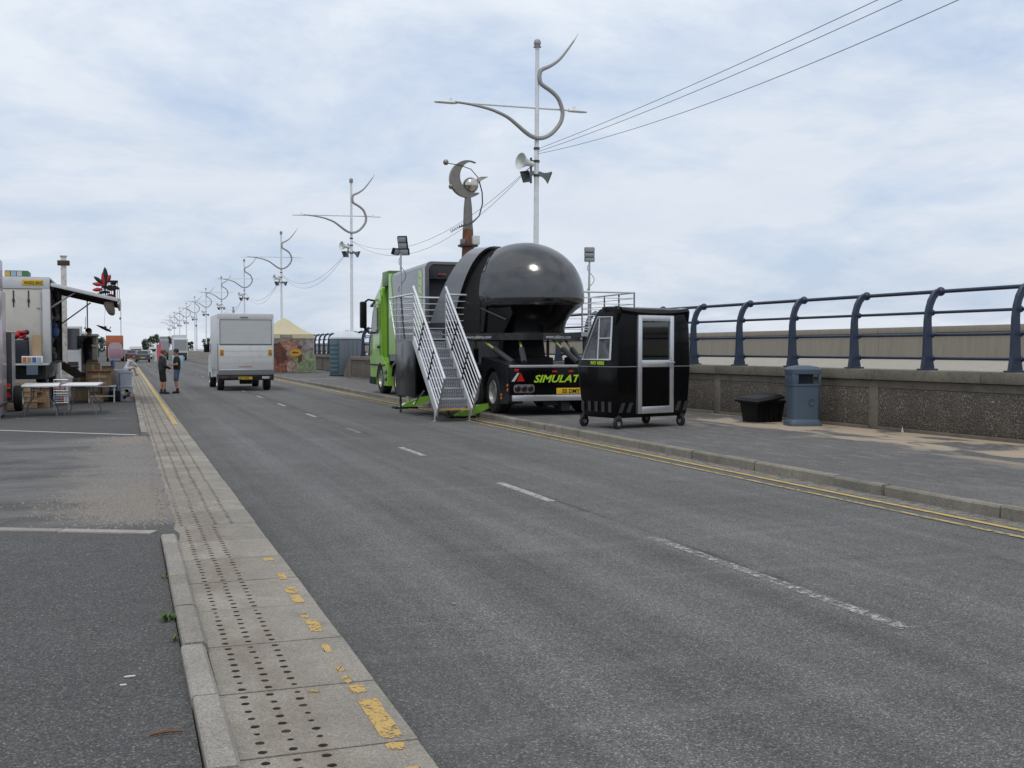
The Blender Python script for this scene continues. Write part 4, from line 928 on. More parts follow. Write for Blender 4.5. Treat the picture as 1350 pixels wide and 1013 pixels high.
for k in range(9):
    x = -.82 + 1.76 * k / 8; dz = .05 * (2 * k / 8 - 1) ** 2 - .03
    rr.append([(x, -.60, 2.12 + dz), (x, -.625, 2.16 + dz), (x, -.58, 2.215 + dz), (x, -.42, 2.235 + dz), (x, -.42, 2.1 + dz)])
b.loft(rr); b.obj('roof_lip', 'booth_black', BT, 40)
for sx0, sx1 in ((-.895, -.775), (.895, 1.015)):
    b = B(); b.loft([[(x, y, z) for x, y in rrect(sx0 + dx, sx1 + dx, -.63 + o, -.1, .05, 4)] for z, dx, o in ((1.9, -.03 if sx0 < 0 else .02, .09), (2.1, 0, .04), (2.17, 0, .03), (2.215, 0, .05), (2.235, 0, .09))]); b.obj('corner_cap', 'booth_black', BT, 40)
# door
dx0, dx1, dz0, dz1, fy = -.40, .54, .27, 2.09, -.62
b = B()
for (x0, x1, z0, z1) in ((dx0, dx0 + .10, dz0, dz1), (dx1 - .10, dx1, dz0, dz1), (dx0 + .10, dx1 - .10, dz1 - .11, dz1), (dx0 + .10, dx1 - .10, dz0, dz0 + .13), (dx0 + .10, dx1 - .10, 1.13, 1.26)): b.box(x0, x1, fy, fy + .07, z0, z1, .006)
door = b.obj('door_frame', 'aluminium', BT)
b = B(); b.box(dx0 + .1, dx1 - .1, fy + .03, fy + .04, 1.26, dz1 - .11); b.obj('door_glass', 'window_glass', door, 0)
b = B(); b.box(dx0 + .1, dx1 - .1, fy + .025, fy + .05, dz0 + .13, 1.13); b.obj('door_panel', 'booth_black', door, 0)
b = B(); b.box(dx0 + .1, dx1 - .1, fy + .075, fy + .08, 1.26, dz1 - .11); b.obj('pale_glass_backing', 'pane_reflection_tone', door, 0)  # pale sheet on the solid body, painted to suggest a lighter, reflecting pane
b = B(); b.box(dx0 + .11, dx0 + .36, fy + .042, fy + .05, 1.72, 1.95); b.obj('notice', 'far_grey', door, 0)
b = B(); b.tube([(dx0 + .2, fy + .06, 1.3), (dx0 + .42, fy + .06, 1.75), (dx0 + .46, fy + .06, 1.3)], .01, 6); b.tube([(dx0 + .13, fy + .06, 1.55), (dx0 + .3, fy + .06, 1.28)], .01, 6); b.obj('reflected_line_tubes', 'rail_alloy', door)  # bright tubes added behind the glass to imitate reflected rail lines
b = B(); b.box(dx1 - .08, dx1 - .03, fy - .025, fy, 1.1, 1.32, .008); b.box(dx1 - .17, dx1 - .03, fy - .06, fy - .035, 1.2, 1.23, .008); b.obj('handle', 'galvanised', door)
# side window: trapezoid following the raked side
def sp(y, z, o=0.0):
    t = (z - 1.17) / (2.12 - 1.17); return (-.966 + t * .062 - .008 - o, y, z)
outer = [(-.46, 1.27), (.36, 1.27), (-.06, 2.05), (-.46, 2.05)]
def trap(pts, o): return [sp(y, z, o) for y, z in pts]
def inset(pts, d):
    cy = sum(p[0] for p in pts) / 4; cz = sum(p[1] for p in pts) / 4; return [(y + (cy - y) * d, z + (cz - z) * d) for y, z in pts]
b = B(); b.poly(trap(outer, .004)); win = b.obj('window_glass_pane', 'pane_reflection_tone', BT, 0)
b = B(); T = trap(outer, .012); b.tube(T + [T[0]], .022, 8); b.tube([sp(-.1, 1.27, .012), sp(-.1, 2.05, .012)], .016, 8); b.tube([sp(-.46, 1.66, .012), sp(-.1, 1.66, .012)], .014, 8); b.obj('window_frame', 'aluminium', win)
text('PAY HERE', .09, 'text_green', BT, 'green_lettering', face_m(sp(-.1, 1.18, .012), (0, -1, 0)), 0, .003, 'CENTER', .004, 1.0)
for k in range(5):
    yv = .42 - k * .2
    b = B(); b.poly([(-.948, yv, .31), (-.948, yv - .09, .31), (-.953, yv - .09, .5), (-.953, yv, .5)]); b.obj('hazard_stripe', 'booth_stripe', BT, 0)
for x in (-.86, -.66, .62, .82):
    b = B(); b.poly([(x, -.566, .3), (x + .10, -.566, .3), (x + .18, -.568, .48), (x + .08, -.568, .48)]); b.obj('hazard_stripe', 'booth_stripe', BT, 0)
for x, yv in ((-.83, -.52), (.83, -.52), (-.83, .48), (.75, .40)):
    w = wheel(BT, (x, yv, .105), .105, .06, 'x' if yv < 0 and x > 0 else 'y', 'galvanised', .4, 'castor')
    b = B(); b.box(x - .05, x + .05, yv - .06, yv + .06, .18, .23); b.cyl((x, yv, .2), (x, yv, .3), .03, n=8); b.obj('castor_fork', 'steel_dark', BT)

# ---- litter bin
BN = thing('litter_bin', 'grey blue plastic litter bin with open front against the wall', 'litter bin', (12.74, 18.75, .12), R(-14)); BN.scale = (.88, .9, 1)
def br(w, d, z, r=.08): return [(x, y, z) for x, y in rrect(-w / 2, w / 2, -d / 2, d / 2, r, 4)]
b = B(); b.loft([br(.74, .58, 0), br(.74, .58, .05), br(.66, .52, .11), br(.615, .49, .13), br(.66, .52, .80)]); b.obj('body', 'bin_grey_blue', BN, 35)
b = B(); b.loft([br(.69, .55, .80), br(.69, .55, .835)]); b.loft([br(.69, .55, 1.03), br(.70, .56, 1.06), br(.70, .56, 1.12), br(.60, .46, 1.17), br(.3, .2, 1.2)]); hoodb = b.obj('hood', 'bin_grey_blue', BN, 30)
b = B()
for x0, x1, y0, y1 in ((-.33, -.19, -.26, -.2), (.27, .33, -.26, -.2), (-.33, -.28, -.2, .26), (.28, .33, .2, .26)): b.box(x0, x1, y0, y1, .83, 1.04, .01); b.obj('hood_post', 'bin_grey_blue', hoodb); b = B()
b.box(-.28, .28, .225, .255, .83, 1.04); b.obj('hood_back', 'bin_grey_blue', hoodb)
b = B(); b.box(-.3, .3, -.1, .2, .80, .81); b.obj('liner', 'dark_void', BN, 0)
b = B(); M = Matrix.Translation((.10, -.265, .48)) @ Matrix.Rotation(R(90), 4, 'X'); b.loft([[( .07 * math.cos(a), .07 * math.sin(a), 0) for a in [2 * math.pi * k / 24 for k in range(24)]], [(.062 * math.cos(a), .062 * math.sin(a), .012) for a in [2 * math.pi * k / 24 for k in range(24)]], [(.05 * math.cos(a), .05 * math.sin(a), .0) for a in [2 * math.pi * k / 24 for k in range(24)]]], cap=False, M=M); b.obj('emblem', 'bin_grey_blue', BN, 20)
# ---- black tote
TB = thing('storage_tote', 'black plastic storage tote with its lid lying skewed on top', 'storage box', (12.6, 20.0, .12), R(8))
b = B(); b.loft([br(.70, .46, 0, .05), br(.80, .54, .40, .05), br(.86, .60, .40, .05), br(.86, .60, .45, .05)])
for k in range(5):
    x = -.28 + k * .14; b.box(x - .02, x + .02, -.275, -.22, .03, .4)
b.obj('body', 'black_plastic', TB, 30)
M = Matrix.Translation((-.10, -.03, .50)) @ Matrix.Rotation(R(-5), 4, 'Y') @ Matrix.Rotation(R(4), 4, 'X') @ Matrix.Rotation(R(10), 4, 'Z')
b = B(); b.loft([[(x, y, z) for x, y, z in [(px_, py_, zz) for px_, py_ in rrect(-.45 + i_, .45 - i_, -.32 + i_, .32 - i_, .05, 4)]] for zz, i_ in ((-.04, 0), (.0, 0), (.02, .03), (.05, .06), (.06, .1))], M=M); b.obj('lid', 'black_plastic', TB, 35)
b = B(); b.tube([(.12, -.2, .52), (.2, -.05, .55), (.25, .2, .53)], .05, 8); b.tube([(.3, -.18, .5), (.34, 0, .54), (.36, .2, .5)], .045, 8); b.obj('handle_clip', 'black_plastic', TB)

# ---- sculpture column on the promenade
CL = thing('sculpture_column', 'rust brown tapered column topped by a metal crescent moon and polished ball', 'sculpture', (14.45, 47, 1.2))
b = B(); b.lathe([(.42, 0), (.40, .1), (.33, 3), (.28, 4.6), (.235, 5.75)], 14); b.obj('column_base', 'rust_brown', CL)
b = B(); b.lathe([(.235, 5.75), (.215, 5.95), (.19, 6.7), (.12, 7.35)], 14); b.obj('column_top', 'column_grey', CL)
b = B(); b.lathe([(.3, 4.95), (.46, 5.0), (.46, 5.06), (.3, 5.1)], 14); b.obj('collar', 'steel_dark', CL)
b = B(); b.box(.1, .42, -.45, -.2, 5.06, 5.45, .02); b.obj('junction_box', 'van_white', CL)
b = B(); b.box(-.4, -.2, -.3, -.1, 5.06, 5.3, .02); b.obj('junction_box', 'column_grey', CL)
def crescent():
    b = B(); c0, r0, c1, r1 = Vector((-.02, 7.98)), .82, Vector((.30, 8.08)), .70
    o = []; i_ = []
    n = 26
    for k in range(n + 1):
        a = R(62 + (310 - 62) * k / n); o.append(c0 + Vector((math.cos(a), math.sin(a))) * r0)
        aa = R(95 + (290 - 95) * k / n); i_.append(c1 + Vector((math.cos(aa), math.sin(aa))) * r1)
    i_[0] = o[0].copy(); i_[-1] = o[-1].copy()
    for k in range(n):
        for y0, y1 in ((-.14, .14),):
            b._add([(o[k].x, y0, o[k].y), (o[k + 1].x, y0, o[k + 1].y), (i_[k + 1].x, y0, i_[k + 1].y), (i_[k].x, y0, i_[k].y), (o[k].x, y1, o[k].y), (o[k + 1].x, y1, o[k + 1].y), (i_[k + 1].x, y1, i_[k + 1].y), (i_[k].x, y1, i_[k].y)], [(0, 1, 2, 3), (4, 7, 6, 5), (0, 4, 5, 1), (2, 6, 7, 3)])
    return b
o = crescent().obj('crescent', 'bronze_grey', CL, 40); o.rotation_euler[1] = 0
b = B(); b.sph((.12, 0, 7.72), .36, n=24); b.obj('ball', 'polished_steel', CL, 60)
b = B(); b.loft([[(.38, -.12, 7.7), (.38, .12, 7.7), (.42, 0, 8.05)], [(.62, -.08, 7.95), (.62, .08, 7.95), (.6, 0, 8.12)], [(.95, -.01, 8.12), (.95, .01, 8.12), (.95, 0, 8.14)]]); b.obj('bird_head', 'bronze_grey', CL, 0)
b = B(); b.tube([(.5, -.1, 7.9), (.62, -.15, 7.4), (.62, -.2, 6.9), (.45, -.25, 6.35), (.15, -.27, 6.05), (-.1, -.3, 5.95), (-.5, -.3, 5.8)], .03, 8); b.obj('tail_rod', 'steel_dark', CL)
b = B(); b.tube([(-1.0, -.1, 8.62), (-.4, -.15, 8.55), (.1, -.15, 8.4), (.45, -.1, 8.05)], .02, 6); b.obj('arm_rod', 'steel_dark', CL)
b = B(); b.sph((-1.04, -.1, 8.65), .13, n=10); b.sph((-.8, -.1, 7.6), .12, n=10); b.sph((-.68, -.1, 7.52), .07, n=8); b.obj('small_ball', 'bronze_grey', CL)
b = B(); P = []
for k in range(40):
    f = k / 39; P.append((-.25 - .65 * f, -.3 + .05 * math.cos(f * 40), 5.98 - .38 * f + .07 * math.sin(f * 40)))
b.tube(P, .014, 5); b.obj('curled_wire', 'steel_dark', CL)

# ================================================================== WHITE BOX VAN on the road
VN = thing('box_van', 'white box van with roller shutter and tail lift driving down the road', 'van', (3.4, 44, 0))
VW = 2.12
b = B(); b.box(0, VW, .06, 3.9, .82, 3.0, .012); b.box(.1, VW - .1, .3, 6.2, .5, .8); box = b.obj('cargo_box', 'van_white', VN)
b = B(); b.box(-.01, VW + .01, .02, .1, 2.78, 3.02, .02); b.box(-.012, .07, .0, .1, .8, 2.8, .01); b.box(VW - .07, VW + .012, .0, .1, .8, 2.8, .01); fr = b.obj('rear_frame', 'van_white', VN)
b = B(); b.box(.85, 1.15, -.004, .02, 2.86, 2.9); b.obj('top_light', 'van_trim', fr, 0)
for z0, z1, x0, x1 in ((1.79, 1.825, .06, VW - .06), (2.775, 2.79, .07, VW - .07), (1.8, 2.78, .068, .085), (1.8, 2.78, VW - .085, VW - .068)): b = B(); b.box(x0, x1, -.008, .05, z0, z1); b.obj('seal', 'van_trim', fr, 0)
for x in (-.02, VW): b = B(); b.box(x, x + .02, -.03, .1, .8, 1.85); b.obj('lift_rail', 'van_trim', fr, 0)
b = B()
for k in range(14): z = 1.84 + k * .067; b.box(.085, VW - .085, .004, .06, z, z + .063, .004, seg=1)
sh = b.obj('roller_shutter', 'shutter_grey', VN); sh['kind'] = 'stuff'
b = B(); b.box(.0, VW, -.02, .03, .86, 1.78, .012); tl = b.obj('tail_lift', 'van_white', VN)
for z in (1.1, 1.33, 1.56): b = B(); b.box(.04, VW - .04, -.026, -.018, z, z + .012); b.obj('ridge', 'shutter_grey', tl)
b = B(); b.box(-.01, VW + .01, -.1, .05, .62, .84, .015); b.obj('lift_beam', 'van_trim', VN)
b = B(); b.box(.02, VW - .02, -.11, -.095, .80, .86, .004); b.obj('lift_edge', 'aluminium', VN)
for x in (.06, VW - .22):
    b = B(); b.box(x, x + .16, -.03, -.02, 1.38, 1.62, .002); stk = b.obj('orange_sticker', 'sticker_orange', tl)
    b = B(); [b.box(x + .03, x + .13, -.033, -.029, 1.41 + .05 * k, 1.435 + .05 * k) for k in range(4)]; b.obj('sticker_print', 'sticker_dark', stk, 0)
b = B(); [b.box(.78 + k * .053, .815 + k * .053, -.03, -.02, .93, .985) for k in range(10)]; b.obj('red_print', 'red_print', tl, 0)
b = B(); b.box(.0, VW, -.02, .06, .42, .62, .01); b.obj('bumper', 'chassis_black', VN)
for x0, m in ((.06, 'lamp_red_dark'), (VW - .46, 'lamp_clear')): b = B(); b.box(x0, x0 + .4, -.05, -.02, .47, .58, .02); b.obj('tail_light', m, VN)
b = B(); b.box(VW - .18, VW - .06, -.055, -.02, .47, .58, .01); b.obj('tail_light', 'lamp_red_dark', VN)
b = B(); b.box(.76, 1.29, -.05, -.02, .45, .56, .004); pl = b.obj('number_plate', 'plate_yellow', VN)
text('BL71 WFV', .10, 'plate_black', pl, 'lettering', face_m((.79, -.053, .47), (1, 0, 0)), 0, .004, 'LEFT', .002, .85)
for yv in (1.0, 5.1):
    for x in (.16, VW - .16): wheel(VN, (x, yv, .34), .34, .26, 'x', 'wheel_rim', .6)
b = B(); b.cyl((.85, .4, .42), (1.3, .4, .42), .16, n=12); b.obj('spare_wheel', 'tyre_rubber', VN)
b = B(); b.prism([(3.95, .45), (3.95, 2.35), (4.4, 2.4), (5.0, 2.2), (5.6, 1.45), (6.1, 1.25), (6.15, .45)], .06, VW - .06, 'x'); cb = b.obj('cab', 'van_white', VN, 30)
b = B(); b.prism([(4.2, 1.45), (4.2, 2.1), (4.85, 2.05), (5.3, 1.45)], .05, VW - .05, 'x'); b.obj('cab_window', 'car_glass', cb, 0)
for x0, x1 in ((-.2, .03), (VW - .03, VW + .2)): b = B(); b.box(x0, x1, 4.95, 5.1, 1.5, 1.85, .03); b.obj('wing_mirror', 'black_plastic', cb)

# ================================================================== GAZEBO with printed wall
GZ = thing('gazebo', 'pop-up gazebo with mustard canopy and a wall printed with a brown spaniel', 'gazebo', (9.6, 71.3, .12), R(10))
def gr(h, z): return [(h, -h, z), (h, h, z), (-h, h, z), (-h, -h, z)]
b = B(); prof = [(1.52, 2.18), (1.5, 2.45), (1.22, 2.58), (.9, 2.78), (.6, 3.02), (.3, 3.3), (.06, 3.48), (.01, 3.5)]
b.loft([gr(h, z) for h, z in prof], cap=False); bmesh.ops.subdivide_edges(b.bm, edges=[e for e in b.bm.edges if abs(e.verts[0].co.z - e.verts[1].co.z) < .01 and e.calc_length() > .4], cuts=6)
for v in b.bm.verts:
    h = max(abs(v.co.x), abs(v.co.y)); m = min(abs(v.co.x), abs(v.co.y))
    if 2.5 < v.co.z < 3.45: v.co.z -= .10 * (1 - m / max(h, .01)) * (h / 1.5)
b.obj('canopy', 'canvas_yellow', GZ, 25)
b = B(); b.box(-.72, .05, -1.54, -1.515, 2.24, 2.38); sg = b.obj('banner_strip', 'stall_brown', GZ, 0)
b = B(); [b.box(-.66 + k * .085, -.605 + k * .085, -1.548, -1.54, 2.28, 2.34) for k in range(8)]; b.obj('pale_print', 'far_white', sg, 0)
for x in (-1.47, 1.47):
    for y in (-1.47, 1.47): b = B(); b.box(x - .025, x + .025, y - .025, y + .025, 0, 2.45); b.obj('leg', 'galvanised', GZ, 0)
b = B(); b.box(-1.46, 1.46, -1.49, -1.475, .03, 2.2); pw = b.obj('printed_wall', 'hedge_print', GZ, 0)
def flat(name, pts, m, d, parent=pw, jit=.015, sub=3):
    P = []
    for i in range(len(pts)):
        a = Vector(pts[i]); c = Vector(pts[(i + 1) % len(pts)])
        for k in range(sub): q = a.lerp(c, k / sub); q.x = (q.x - .1) * 1.25 - .05; q.y = .06 + (q.y - .06) * 1.05; P.append((q.x + random.uniform(-jit, jit), -1.492 - .004 * d, max(.035, q.y + random.uniform(-jit, jit))))
    b = B(); b.poly(P); return b.obj(name, m, parent, 0)
flat('grass_print', [(-1.44, .06), (1.44, .06), (1.44, 1.1), (.6, 1.15), (-1.44, 1.0)], 'grass_print', 1)
flat('dog_body', [(-1.3, .06), (.35, .06), (.42, .5), (.2, .9), (-.4, 1.3), (-.8, 1.0), (-1.25, .8)], 'dog_brown', 2)
flat('dog_bib', [(-.1, .06), (.32, .06), (.4, .5), (.1, .8), (-.1, .6)], 'dog_white', 3)
flat('dog_ear', [(-.75, 1.75), (-.35, 1.9), (-.15, 1.5), (-.1, .95), (-.3, .55), (-.6, .7), (-.85, 1.2)], 'dog_dark', 4)
flat('dog_head', [(-.45, 1.85), (-.1, 2.02), (.3, 1.98), (.6, 1.75), (.68, 1.5), (.5, 1.35), (.1, 1.3), (-.2, 1.4)], 'dog_light', 5)
flat('dog_nose', [(.45, 1.68), (.68, 1.62), (.66, 1.45), (.45, 1.48)], 'dog_dark', 6)
flat('dog_far_ear', [(.45, 1.1), (.65, 1.15), (.7, .75), (.5, .6)], 'dog_dark', 4)
flat('ball', [(.35 + .32 * math.cos(R(a)), 1.22 + .22 * math.sin(R(a))) for a in range(0, 360, 30)], 'ball_orange', 7, jit=.0, sub=1)
flat('ball_mark', [(.18, 1.2), (.5, 1.17), (.5, 1.26), (.18, 1.28)], 'sticker_dark', 8)
b = B(); b.box(1.44, 1.46, -1.45, 1.45, .05, 2.2); b.obj('side_wall', 'far_white', GZ, 0)

# ================================================================== PORTABLE TOILET
LO = thing('portable_toilet', 'grey portable toilet cabin with white domed roof beside the wall end', 'portable toilet', (11.75, 61.3, .12), R(13))
q = .74
b = B(); b.box(-q, q, -q, q, .05, 2.1, .03); b.obj('cabin', 'loo_grey', LO)
b = B(); b.loft([[(x * k, y * k, z) for x, y in rrect(-q - .04, q + .04, -q - .04, q + .04, .1, 4)] for k, z in ((1, 2.08), (1, 2.16), (.9, 2.25), (.7, 2.38), (.45, 2.47), (.3, 2.5))]); b.lathe([(.12, 2.48), (.12, 2.56), (.05, 2.6)], 12); b.obj('roof', 'loo_roof', LO)
b = B(); b.box(-q - .03, -q, -q + .12, q - .12, .12, 2.02, .01); dd = b.obj('door', 'loo_teal', LO)
for k in range(7): b = B(); b.box(-q - .05, -q - .028, -q + .2, q - .2, .25 + k * .24, .4 + k * .24, .01); b.obj('door_rib', 'loo_teal', dd)
for x in (-.45, -.2, .05, .3): b = B(); b.box(x, x + .15, -q - .03, -q, .2, 1.95, .012); b.obj('wall_rib', 'loo_grey', LO)
b = B(); b.box(-q, q, -q, q, 0, .06); b.obj('skid', 'black_plastic', LO)

# ================================================================== PEOPLE (one remeshed surface each)
def person(name, label, caps, loc, rz, scale=1.0, voxel=.011, extra=None, group=None):
    """caps: (p0, p1, r0, r1, material) tapered capsules fused into one continuous skin"""
    b = bmesh.new()
    def cone(p0, p1, r0, r1):
        p0, p1 = Vector(p0), Vector(p1)
        for p, r in ((p0, r0), (p1, r1)): bmesh.ops.create_icosphere(b, subdivisions=2, radius=r, matrix=Matrix.Translation(p))
        d = p1 - p0
        if d.length > 1e-4: bmesh.ops.create_cone(b, cap_ends=True, segments=14, radius1=r0, radius2=r1, depth=d.length, matrix=Matrix.Translation((p0 + p1) / 2) @ d.to_track_quat('Z', 'Y').to_matrix().to_4x4())
    for c in caps: cone(*c[:4])
    me = bpy.data.meshes.new('tmp'); b.to_mesh(me); b.free()
    o = bpy.data.objects.new('tmp', me); COL.objects.link(o)
    m = o.modifiers.new('r', 'REMESH'); m.mode = 'VOXEL'; m.voxel_size = voxel
    s_ = o.modifiers.new('s', 'SMOOTH'); s_.iterations = 3; s_.factor = .5
    dg = bpy.context.evaluated_depsgraph_get(); dg.update()
    nm = bpy.data.meshes.new_from_object(o.evaluated_get(dg)); bpy.data.objects.remove(o); nm.name = 'body'
    mats = []
    for c in caps:
        if c[4] not in mats: mats.append(c[4])
    nm.materials.clear()
    for mm in mats: nm.materials.append(MT[mm])
    C = [(Vector(c[0]), Vector(c[1]), c[2], c[3], mats.index(c[4])) for c in caps]
    for p in nm.polygons:
        q = p.center; best = 9; bi = 0
        for a, e, r0, r1, mi in C:
            d = e - a; L = d.length_squared; t = max(0, min(1, (q - a).dot(d) / L)) if L > 1e-8 else 0
            v = (q - (a + d * t)).length - (r0 + (r1 - r0) * t)
            if v < best: best = v; bi = mi
        p.material_index = bi
    nm.shade_smooth()
    t = thing(name, label, 'person', loc, rz, group); t.scale = (scale,) * 3
    link('body', nm, t)
    return t
def hand(wr, dirv, side, m='skin', curl=.5):
    """palm and five fingers leaving wrist wr along dirv; side = direction of the thumb"""
    d = Vector(dirv).normalized(); s_ = Vector(side).normalized(); n = d.cross(s_).normalized(); w = Vector(wr); L = []
    L.append((w, w + d * .035, .026, .028, m))
    for k, (o, ln) in enumerate(((.026, .068), (.009, .076), (-.009, .070), (-.026, .056))):
        kn = w + d * .085 + s_ * o; L.append((w + d * .025 + s_ * o * .7, kn, .019, .0135, m))
        mid = kn + (d * (1 - curl * .4) + n * curl * .8).normalized() * ln * .55; tip = mid + (d * (1 - curl) + n * curl * 1.3).normalized() * ln * .45
        L += [(kn, mid, .0118, .0105, m), (mid, tip, .0105, .009, m)]
    a = w + d * .02 + s_ * .025; c = a + (s_ * .7 + d * .6 + n * .3).normalized() * .045; e = c + (d + n * .4).normalized() * .035
    L += [(a, c, .016, .0125, m), (c, e, .0125, .0095, m)]
    return L
def head(c, fwd, hairm, parent_caps, tilt=0):
    """skull, jaw, nose, ears, neck come as capsules"""
    c = Vector(c); f = Vector(fwd).normalized(); r = f.cross(Vector((0, 0, 1))).normalized(); u = r.cross(f)
    parent_caps += [(c + u * .03 - f * .02, c + u * .035 + f * .02, .088, .082, 'skin'), (c - u * .05 + f * .03, c - u * .075 + f * .05, .062, .048, 'skin'), (c + f * .098 - u * .005, c + f * .117 - u * .03, .011, .014, 'skin'), (c + f * .085 - u * .072, c + f * .088 - u * .082, .022, .02, 'skin')]
    for s_ in (-1, 1): parent_caps.append((c + r * s_ * .085 + u * .01 - f * .01, c + r * s_ * .088 - u * .03 - f * .005, .017, .012, 'skin'))
    return c, f, r, u
def face_bits(t, H, hairm, style='short'):
    c, f, r, u = H
    for s_ in (-1, 1):
        b = B(); b.sph(tuple(c + f * .092 + r * s_ * .032 + u * .012), .011, n=8); b.obj('eye', 'eye_dark', t)
    b = B(); b.tube([tuple(c + f * .106 + r * k * .022 - u * .066) for k in (-1, 0, 1)], .005, 6); b.obj('mouth', 'dog_dark', t)
    b = B(); rings = []
    n = 18; M = Matrix.Identity(4)
    for i in range(3): M[i][0] = r[i]; M[i][1] = f[i]; M[i][2] = u[i]; M[i][3] = c[i]
    for i in range(9):
        a = R(88 - i * 15)
        ring = []
        for k in range(n):
            th = 2 * math.pi * k / n; fr_ = math.sin(th)          # +1 at the face
            low = -.01 + .06 * max(0, fr_) if style == 'short' else -.09 + .14 * max(0, fr_)
            rad = .101 * math.cos(a) + .002 * math.sin(5 * th); z = .045 + .094 * math.sin(a)
            if style == 'long' and z < .0 and fr_ < .3: rad = max(rad, .095)
            z = max(z, low)
            ring.append((rad * math.cos(th), rad * math.sin(th) * 1.08 - .012, z))
        rings.append(ring)
    b.loft(rings, M=M); b.obj('hair', hairm, t, 60)
def legs(caps, hipz, kneeL, ankL, kneeR, ankR, shorts, shoe, toe, x=.09, shortlen=.62, socks=None):
    for sx, kn, an in ((-1, kneeL, ankL), (1, kneeR, ankR)):
        h = Vector((sx * x, 0, hipz)); k = Vector(kn); a = Vector(an)
        caps.append((h, h.lerp(k, .45), .098, .088, shorts)); caps.append((h.lerp(k, .45), h.lerp(k, shortlen + .25), .09, .086, shorts))
        caps.append((h.lerp(k, .6), k, .07, .054, 'skin')); caps.append((k, k.lerp(a, .3), .053, .058, 'skin')); caps.append((k.lerp(a, .3), a + Vector((0, 0, .06)), .058, .036, 'skin'))
        caps.append((a + Vector((0, 0, .10)), a + Vector((0, 0, .0)), .046, .048, socks or shoe))
        t = Vector(toe); caps.append((a + Vector((0, 0, -.025)) - t * .04, a + Vector((0, 0, -.03)) + t * .09, .046, .046, shoe)); caps.append((a + Vector((0, 0, -.035)) + t * .09, a + Vector((0, 0, -.04)) + t * .17, .044, .036, shoe))
# local frame: faces +y
def man(shirt, shorts, sleeves_long, elbL, wrL, elbR, wrR, lean=0, hairm='hair_dark', hooded=False, feet=((-.1, 0, .08), (.1, .05, .08))):
    caps = []; hz = .90
    legs(caps, hz, (-.1, .03, .49), feet[0], (.1, .05, .49), feet[1], shorts, 'shoe_dark', (0, 1, 0))
    caps.append(((-.07, 0, .93), (.07, 0, .93), .115, .115, shorts))
    caps += [((-.07, 0, .97), (.07, 0, .97), .125, .125, shirt), ((-.07, .0, 1.0), (-.09, lean * .5, 1.25), .12, .125, shirt), ((.07, .0, 1.0), (.09, lean * .5, 1.25), .12, .125, shirt), ((0, .0, 1.05), (0, lean * .6, 1.3), .13, .135, shirt), ((-.12, lean * .8, 1.36), (.12, lean * .8, 1.36), .085, .085, shirt)]
    caps.append(((0, lean, 1.38), (0, lean * 1.1 + .015, 1.5), .06, .054, 'skin'))
    if hooded: caps.append(((-.05, lean - .07, 1.43), (.05, lean - .07, 1.43), .06, .06, shirt))
    for sx, el, wr in ((-1, elbL, wrL), (1, elbR, wrR)):
        sh = Vector((sx * .185, lean * .8, 1.365)); el = Vector(el); wr = Vector(wr)
        if sleeves_long: caps += [(sh, el, .066, .052, shirt), (el, wr, .052, .042, shirt)]
        else: caps += [(sh, sh.lerp(el, .62), .07, .062, shirt), (sh.lerp(el, .6), el, .047, .041, 'skin'), (el, wr, .041, .028, 'skin')]
        caps += hand(wr, wr - el, (-sx, .3, .2))
    H = head((0, lean * 1.2 + .03, 1.60), (0, 1, -.05), hairm, caps)
    return caps, H
c, H = man('cloth_charcoal', 'cloth_black', True, (-.26, -.02, 1.10), (-.16, .2, 1.02), (.26, .02, 1.09), (.14, .26, 1.0), .02, 'hair_ginger', True)
t = person('person', 'person in dark hoodie and black shorts facing another on the road', c, (1.27, 42.0, 0), R(-70), .94); face_bits(t, H, 'hair_ginger')
c, H = man('cloth_black', 'cloth_denim', False, (-.27, -.06, 1.12), (-.14, .18, 1.1), (.27, -.04, 1.12), (.1, .2, 1.12), .0, 'hair_dark', False, ((-.1, -.03, .08), (.1, .0, .08)))
t = person('person', 'person in black T-shirt and denim shorts standing on the road', c, (1.80, 42.4, 0), R(75), .955); face_bits(t, H, 'hair_dark')
c, H = man('cloth_black', 'cloth_charcoal', False, (-.27, .0, 1.10), (-.12, .22, 1.08), (.27, .0, 1.10), (.1, .24, 1.1), .03, 'hair_dark')
t = person('person', 'person in black T-shirt and dark shorts standing on the wooden stall steps', c, (-1.15, 38.3, .68), R(-55), .95); face_bits(t, H, 'hair_dark')
# crouching person by the kerb
caps = []
caps += [((-.10, -.1, .42), (.10, -.1, .42), .12, .12, 'cloth_grey'), ((0, -.08, .5), (0, .10, .82), .13, .125, 'cloth_grey'), ((-.11, .12, .88), (.11, .12, .88), .075, .075, 'cloth_grey')]
for sx in (-1, 1):
    kn = Vector((sx * .15, .32, .50)); an = Vector((sx * .14, .12 if sx < 0 else .45, .09))
    caps += [(Vector((sx * .1, -.08, .42)), kn, .095, .068, 'cloth_grey'), (kn, an, .062, .042, 'skin'), (an, an + Vector((0, .14, -.045)), .045, .038, 'shoe_tan'), (an + Vector((0, -.05, -.04)), an + Vector((0, .05, -.045)), .044, .042, 'shoe_tan')]
    sh = Vector((sx * .17, .13, .87)); el = Vector((sx * .22, .32, .66)); wr = Vector((sx * .12, .52, .56))
    caps += [(sh, el, .06, .05, 'cloth_grey'), (el, wr, .045, .03, 'skin')] + hand(wr, wr - el, (-sx, 0, .3))
caps.append(((0, .14, .9), (0, .19, 1.0), .055, .05, 'skin'))
H = head((0, .22, 1.10), (0, 1, -.3), 'hair_dark', caps)
t = person('person', 'person with dark hair crouching at the kerb past the plastic boxes', caps, (.15, 70, .03), R(-60), 1.0, .012); face_bits(t, H, 'hair_dark', 'long')

